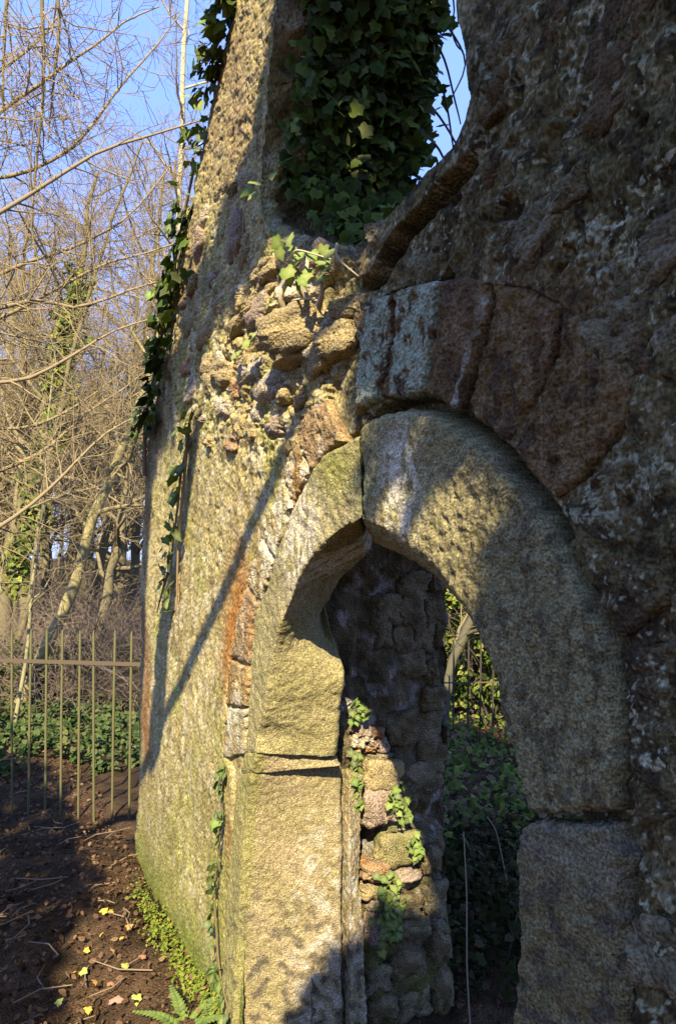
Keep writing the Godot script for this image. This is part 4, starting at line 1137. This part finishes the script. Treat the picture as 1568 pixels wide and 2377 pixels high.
func build_ground() -> void:
	var n := 300
	var p := PackedVector3Array()
	var c := PackedColorArray()
	for j in n:
		var v := 2.0 * j / (n - 1) - 1.0
		for i in n:
			var u := 2.0 * i / (n - 1) - 1.0
			var x := -0.8 + 4.5 * u + 190.0 * pow(u, 5.0)
			var z := -4.0 + 4.5 * v + 190.0 * pow(v, 5.0)
			p.append(Vector3(x, terrain(x, z) + 0.012 * nz.fine.get_noise_2d(x * 2.0, z * 2.0), z))
			var k: float = nz.mid.get_noise_2d(x, z)
			var f: float = nz.grain.get_noise_2d(x, z)
			var g := Color(0.06, 0.039, 0.022).lerp(Color(0.105, 0.066, 0.038), ss(-0.2, 0.3, k))
			g = g.lerp(Color(0.075, 0.10, 0.03), 0.5 * ss(-6.5, -8.5, z) * ss(-0.1, 0.3, nz.mid.get_noise_2d(x * 0.5 + 30.0, z * 0.5)))
			c.append(g * (1.0 + 0.6 * f))
	tag(put("ground", grid_mesh(p, n, n, c, -1.0), M.soil), "dark damp woodland soil strewn with leaf litter", "", "", "structure")
	# leaf litter
	var litter := leaf_mesh(Color.WHITE, 1)
	var places := []
	var cols := []
	for k in 24000:
		var depth := 2.2 + 7.0 * pow(rng.randf(), 1.2)
		var x := depth * rng.randf_range(-0.56, 0.36)
		if x > 0.882 - 0.493 * depth - 0.0 and x < 0.882 - 0.493 * depth + 0.85: continue
		if x > -1.2 and depth < 3.6 and rng.randf() < 0.45: continue
		var t := leaf_place(Vector3(x, terrain(x, -depth) + 0.012 + 0.025 * rng.randf(), -depth), Vector3(0, 1, 0), rng.randf_range(0.012, 0.034) * ss(1.5, 4.0, depth + 1.0), 0.9, 0.1)
		places.append(Transform3D(Basis(Vector3.UP, rng.randf() * TAU) * t.basis, t.origin))
		cols.append([Color(0.065, 0.038, 0.022), Color(0.10, 0.058, 0.032), Color(0.14, 0.082, 0.048), Color(0.045, 0.030, 0.019), Color(0.19, 0.12, 0.07), Color(0.09, 0.045, 0.024)][rng.randi() % 6])
	tag(many("leaf_litter", litter, M.leaf, places, cols), "brown dead leaves littering the shaded soil", "leaf litter", "", "stuff")
	var sticks := new_acc()
	for k in 90:
		var depth := 2.4 + 5.0 * rng.randf()
		var x := depth * rng.randf_range(-0.5, -0.16)
		if x > 0.882 - 0.493 * depth - 0.1: continue
		var q := Vector3(x, terrain(x, -depth) + 0.02, -depth)
		var way := rng.randf() * TAU
		var reach := rng.randf_range(0.08, 0.3)
		tube(sticks, PackedVector3Array([q, q + Vector3(cos(way), 0.06, sin(way)) * reach * 0.5, q + Vector3(cos(way + 0.3), 0.02, sin(way + 0.3)) * reach]), PackedFloat32Array([0.004, 0.0035, 0.002]), 4, Color(0.17, 0.125, 0.08), Color(0.22, 0.17, 0.11))
	tag(put("fallen_twigs", commit(sticks), M.bark), "thin dead twigs lying among the leaf litter", "twigs", "", "stuff")
	# fallen leaves that stand out
	var fallen := [[237, 2152, 0.085, 0, "large yellow fallen leaf beyond the others, tinged orange"], [262, 2151, 0.055, 0, "small yellow fallen leaf just right of the large orange tinged one"], [236, 2200, 0.06, 0, "round bright yellow fallen leaf alone on bare dark soil"], [284, 2206, 0.045, 0, "tiny yellow fallen leaf nearest the moss at the wall foot"], [206, 2222, 0.06, 0, "yellow fallen leaf left of the others, near the round bright one"], [265, 2235, 0.05, 1, "brown orange fallen leaf in the middle of the lit soil"],
		[190, 2260, 0.085, 2, "green fallen leaf lying flat in the sunlit soil"], [290, 2263, 0.075, 2, "yellow green fallen leaf behind the pale pink leaf"], [217, 2287, 0.08, 1, "long orange fallen leaf left of the pale pink leaf"], [147, 2282, 0.07, 1, "orange fallen leaf at the left edge of the sunlit soil"], [257, 2297, 0.07, 3, "reddish fallen leaf just behind the pale pink leaf"], [132, 2322, 0.07, 2, "greenish fallen leaf at the near left of the sunlit soil"], [204, 2331, 0.075, 0, "yellow fallen leaf left of the large pale pink leaf"],
		[267, 2327, 0.125, 4, "large pale pink curled leaf, biggest on the soil"], [317, 2324, 0.09, 2, "curved yellow green blade right of the pale pink leaf"], [160, 2365, 0.06, 0, "yellow fallen leaf nearest the camera"], [327, 2252, 0.075, 3, "red pink fallen leaf close to the moss"], [295, 2185, 0.075, 1, "pale brown fallen leaf beside the wall foot moss"], [170, 2262, 0.05, 1, "small dull orange fallen leaf beside the flat green one"]]
	var tones := [Color(0.48, 0.33, 0.045), Color(0.40, 0.19, 0.06), Color(0.30, 0.32, 0.07), Color(0.36, 0.14, 0.09), Color(0.48, 0.24, 0.18)]
	var shapes := []
	for q in tones: shapes.append(leaf_mesh(q, 0))
	for q in fallen:
		var g := ground_at(q[0], q[1])
		g.y = terrain(g.x, g.z) + 0.03
		var tr := leaf_place(g, Vector3(0, 1.2, 0.35), q[2] * 0.43, 0.45, 0.1)
		tr.basis = tr.basis.rotated(Vector3.UP, rng.randf() * 0.8 - 0.4)
		tag(put("fallen_leaf", shapes[q[3]], M.leaf, self, tr), q[4], "fallen leaf")
	# moss cushions at the foot of the wall
	places = []
	cols = []
	for k in 5200:
		var t := rng.randf()
		var s := Vector2(lerpf(312, 520, t), lerpf(2060, 2380, pow(t, 0.85))) + Vector2(rng.randfn(4, 11), rng.randfn(14, 26))
		if nz.mid.get_noise_2d(s.x * 0.02, s.y * 0.02) < 0.02: continue
		var g := ground_at(s.x, s.y)
		g.y = terrain(g.x, g.z) + 0.01 + 0.06 * rng.randf() * rng.randf()
		places.append(leaf_place(g, Vector3(-0.5, 1, 0.4), rng.randf_range(0.007, 0.019), 0.6, 0.2))
		cols.append([Color(0.14, 0.19, 0.025), Color(0.19, 0.23, 0.03), Color(0.09, 0.14, 0.022), Color(0.21, 0.19, 0.045)][rng.randi() % 4])
	tag(many("moss", leaf_mesh(Color.WHITE, 1), M.leaf, places, cols), "bright yellow green moss along the foot of the sunlit wall", "moss", "", "stuff")
	# a low fern in front
	var fern_base := ground_at(430, 2400)
	var fern := thing("fern", Transform3D(Basis(), fern_base), "low green fern fronds at the wall foot, cut by the picture's bottom edge", "fern")
	for k in 6:
		var dir := Vector3(cos(k * 1.05 + 2.2), 0.28, sin(k * 1.05 + 2.2) * 0.8).normalized()
		var line := bend([Vector3.ZERO, dir * 0.09 + Vector3(0, 0.035, 0), dir * 0.19 + Vector3(0, 0.02, 0)], 15)
		var acc := new_acc()
		var rad := PackedFloat32Array()
		for i in 15: rad.append(0.002)
		tube(acc, line, rad, 4, Color(0.10, 0.14, 0.035), Color(0.10, 0.14, 0.035))
		var st := put("frond", commit(acc), M.leaf, fern)
		for i in range(2, 15):
			for side in [-1.0, 1.0]:
				var along: Vector3 = (line[mini(i + 1, 14)] - line[i - 1]).normalized()
				var across: Vector3 = along.cross(Vector3.UP).normalized() * side
				var y: Vector3 = -(across + along * 0.5).normalized()
				var z := Vector3.UP
				put("leaflet", leaf_meshes[2] if i % 3 else leaf_meshes[1], M.leaf, st, Transform3D(Basis(y.cross(z).normalized(), y, z) * (0.05 * (1.0 - i / 18.0)), line[i]))

# ---------- what throws the shade: an ivied evergreen and a forked tree behind the eye
func shade_points(outline: Array, count: int, s0: float, s1: float, patchy := false) -> Array:
	var poly := PackedVector2Array()
	for q in V(outline): poly.append(on_wall(q.x, q.y))
	var lo := poly[0]
	var hi := poly[0]
	for q in poly:
		lo = lo.min(q)
		hi = hi.max(q)
	var out := []
	while out.size() < count:
		var q := Vector2(rng.randf_range(lo.x, hi.x), rng.randf_range(lo.y, hi.y))
		if Geometry2D.is_point_in_polygon(q, poly) and (not patchy or nz.mid.get_noise_2d(q.x * 2.2, q.y * 2.2) < 0.02): out.append(wall_frame * Vector3(q.x, q.y, 0) + SUN * rng.randf_range(s0, s1))
	return out

func build_shade() -> void:
	var holly := thing("holly_tree", Transform3D(Basis(), Vector3(0.9, 0, 4.6)), "dense evergreen tree behind the viewer, shading the right side of the wall", "tree")
	var acc := new_acc()
	tube(acc, bend([Vector3(0, -0.1, 0), Vector3(-0.1, 2.5, -0.2), Vector3(-0.3, 5.0, -0.6), Vector3(-0.4, 7.5, -0.8)], 16), PackedFloat32Array([0.2, 0.18, 0.17, 0.16, 0.15, 0.14, 0.13, 0.12, 0.11, 0.10, 0.09, 0.08, 0.07, 0.06, 0.05, 0.03]), 9, Color(0.2, 0.17, 0.12), Color(0.2, 0.17, 0.12))
	put("trunk", commit(acc), M.bark, holly)
	var pts := shade_points([868, 630, 858, 715, 846, 800, 868, 850, 890, 870, 930, 890, 985, 895, 1060, 925, 1180, 990, 1262, 1075, 1250, 1140, 1200, 1235, 1150, 1330, 1165, 1395, 1190, 1480, 1195, 1600, 1030, 1730, 880, 1860, 820, 2020, 740, 2120, 690, 2240, 640, 2420, 610, 2700, 2400, 2700, 2400, -900, 1080, -900, 1085, 0, 1110, 230, 1068, 350, 905, 520], 9500, 4.2, 5.6)
	pts += shade_points([655, -1500, 650, 0, 626, 120, 604, 220, 580, 330, 556, 430, 545, 520, 600, 550, 655, 500, 700, 505, 760, 520, 830, 535, 870, 500, 1000, 370, 1080, 270, 1080, -900, 1080, -1500], 3800, 4.4, 4.8, true)
	pts += shade_points([880, 1000, 925, 985, 915, 1060, 880, 1150, 850, 1180, 860, 1090], 16, 4.4, 5.2)
	pts += shade_points([1010, 985, 1060, 1000, 1030, 1090, 985, 1190, 960, 1200, 990, 1090], 20, 4.4, 5.2)
	pts += shade_points([570, 330, 640, 500, 610, 560, 520, 710, 455, 880, 405, 1000, 348, 1085, 338, 940, 385, 860, 425, 740, 472, 600, 525, 450], 330, 4.4, 6.0)
	var near_count := pts.size()
	# over the soil left of the wall
	for k in 5200:
		var x := rng.randf_range(-4.4, -1.05)
		var depth := rng.randf_range(2.3, 6.3)
		var s := Vector2(784 + F * x / depth, HORIZON + F * EYE / depth)
		if s.x > 100 + 0.35 * (2376 - s.y) and s.y > 2075 + 30 * sin(s.x * 0.03) and s.x < 520: continue
		if x > 0.882 - 0.493 * depth - 0.25: continue
		if nz.mid.get_noise_2d(x * 0.9, depth * 0.9) > 0.22: continue
		pts.append(Vector3(x, 0, -depth) + SUN * rng.randf_range(6.5, 9.0))
	var places := []
	var cols := []
	for i in pts.size():
		var q: Vector3 = pts[i]
		places.append(leaf_place(q - holly.position, SUN, rng.randf_range(0.06, 0.10) if q.y < 9.5 and i < near_count else rng.randf_range(0.10, 0.15), 0.5, 0.5))
		cols.append(Color(0.04, 0.08, 0.03))
	many("foliage", leaf_mesh(Color.WHITE, 1), M.leaf, places, cols, holly)
	# the forked tree whose limbs draw the slanting shadows
	var fork := thing("forked_tree", Transform3D(Basis(), Vector3(-2.6, 0, 0.3)), "forked bare tree left of the viewer, its limbs shading the wall in slanting bands", "tree")
	var limbs := [[[250, 1950, 345, 1760, 372, 1690, 400, 1635, 500, 1400, 560, 1250, 625, 1130, 700, 940, 770, 780, 830, 650, 900, 450], 0.066, 0.030], [[360, 1745, 366, 1650, 376, 1500, 389, 1390, 412, 1250, 429, 1150, 458, 1000], 0.10, 0.05], [[345, 1110, 372, 980, 400, 900, 440, 770, 480, 650, 540, 470, 590, 320, 620, 150], 0.085, 0.06]]
	for l in limbs:
		var line := []
		for k in range(0, l[0].size(), 2): line.append(wall_frame * L3(l[0][k], l[0][k + 1]) + SUN * 4.2 - fork.position)
		if l == limbs[0]:
			line.insert(0, Vector3(0.25, 1.9, -0.3))
			line.insert(0, Vector3(0, -0.1, 0))
		if l == limbs[2]: line.insert(0, line[0] + Vector3(-0.3, -1.2, 0.6))
		var n := 24
		var rad := PackedFloat32Array()
		for k in n: rad.append(lerpf(l[1], l[2], k / (n - 1.0)))
		var a := new_acc()
		tube(a, bend(line, n), rad, 8, Color(0.25, 0.2, 0.13), Color(0.25, 0.2, 0.13))
		put("limb", commit(a), M.bark, fork)

func _ready() -> void:
	rng.seed = 20240311
	# camera
	var cam := Camera3D.new()
	cam.name = "camera"
	cam.projection = Camera3D.PROJECTION_FRUSTUM
	cam.near = 0.05
	cam.far = 500.0
	cam.size = 2376.0 / F * cam.near
	cam.frustum_offset = Vector2(0, (HORIZON - 1188.0) / F * cam.near)
	cam.position = Vector3(0, EYE, 0)
	add_child(cam)
	cam.current = true
	# sky, exposure
	var env := Environment.new()
	env.background_mode = Environment.BG_SKY
	var sky := ProceduralSkyMaterial.new()
	sky.sky_top_color = Color(0.41, 0.53, 0.81)
	sky.sky_horizon_color = Color(0.64, 0.72, 0.88)
	sky.sky_curve = 0.14
	sky.ground_bottom_color = Color(0.16, 0.13, 0.10)
	sky.ground_horizon_color = Color(0.40, 0.38, 0.34)
	sky.sky_energy_multiplier = 0.98
	sky.sun_angle_max = 12.0
	env.sky = Sky.new()
	env.sky.sky_material = sky
	env.tonemap_mode = Environment.TONE_MAPPER_LINEAR
	env.tonemap_exposure = 2.85
	env.sdfgi_enabled = true
	env.ssao_enabled = true
	env.ssil_enabled = true
	var we := WorldEnvironment.new()
	we.name = "sky_and_air"
	we.environment = env
	add_child(we)
	# sun
	var sun := DirectionalLight3D.new()
	sun.name = "sun"
	sun.light_energy = 1.6
	sun.light_color = Color(1.0, 0.94, 0.79)
	sun.light_angular_distance = 0.5
	sun.shadow_enabled = true
	add_child(sun)
	sun.look_at_from_position(SUN * 20.0, Vector3.ZERO)
	# noises and materials
	nz = {"low": noise(0.8, 1, 2), "mid": noise(2.2, 2, 3), "fine": noise(9.0, 3, 4), "rough": noise(26.0, 4, 3), "grain": noise(95.0, 5, 2), "patch": noise(3.0, 6, 4), "lich": noise(52.0, 7, 4), "pits": noise(14.0, 8, 2)}
	var st := noise(7.0, 9, 1, FastNoiseLite.TYPE_CELLULAR)
	st.cellular_return_type = FastNoiseLite.RETURN_DISTANCE
	nz.stones = st
	var grain := noise_tex(noise(0.05, 11, 6), 1024, [[0.0, 0.30, 0.44, 0.56, 0.68, 1.0], [Color(0.42, 0.40, 0.38), Color(0.58, 0.56, 0.53), Color(0.80, 0.79, 0.77), Color(0.88, 0.87, 0.85), Color(1, 1, 1), Color(1, 1, 1)]])
	var lumpy := noise(0.035, 12, 6)
	var height := noise_tex(lumpy, 1024)
	M.wall = rock(2.0, 0.42, grain, height)
	M.wall.uv1_scale = Vector3(2.2, 1.3, 2.2)
	M.rubble = rock(2.6, 0.7, grain, height)
	M.slab = rock(2.6, 0.5, grain, height)
	M.dressed = rock(3.4, 0.25, grain, height)
	M.soil = rock(1.8, 1.0, grain, height)
	M.leaf = mat(0.48)
	M.leaf.metallic_specular = 0.1
	M.leaf.backlight_enabled = true
	M.leaf.backlight = Color(0.35, 0.45, 0.2)
	M.bark = mat(0.9)
	M.iron = mat(0.85)
	M.rust = StandardMaterial3D.new()
	M.rust.albedo_color = Color(0.075, 0.055, 0.032).linear_to_srgb()
	M.rust.roughness = 0.85
	# the place
	make_leaves()
	build_ground()
	build_wall()
	build_ivy()
	build_woods()
	build_undergrowth()
	fence("iron_fence", "rusty iron railing of upright bars and one rail, left of the wall", Vector3(-3.05, -0.02, -5.16), Vector3(-0.75, -0.02, -4.64), 0.123, 1.26, 1.045, Color(0.125, 0.115, 0.052))
	fence("iron_fence", "dark iron railing in shade seen through the doorway", Vector3(0.6, 0.0, -6.8), Vector3(3.4, 0.0, -7.1), 0.122, 1.0, 0.60, Color(0.06, 0.05, 0.04))
	build_shade()

func make_leaves() -> void:
	var tints := [Color(0.055, 0.090, 0.020), Color(0.080, 0.130, 0.025), Color(0.115, 0.17, 0.03), Color(0.085, 0.105, 0.04), Color(0.16, 0.19, 0.045)]
	for t in tints: leaf_meshes.append(leaf_mesh(t))
	leaf_meshes.append(leaf_mesh(Color.WHITE))
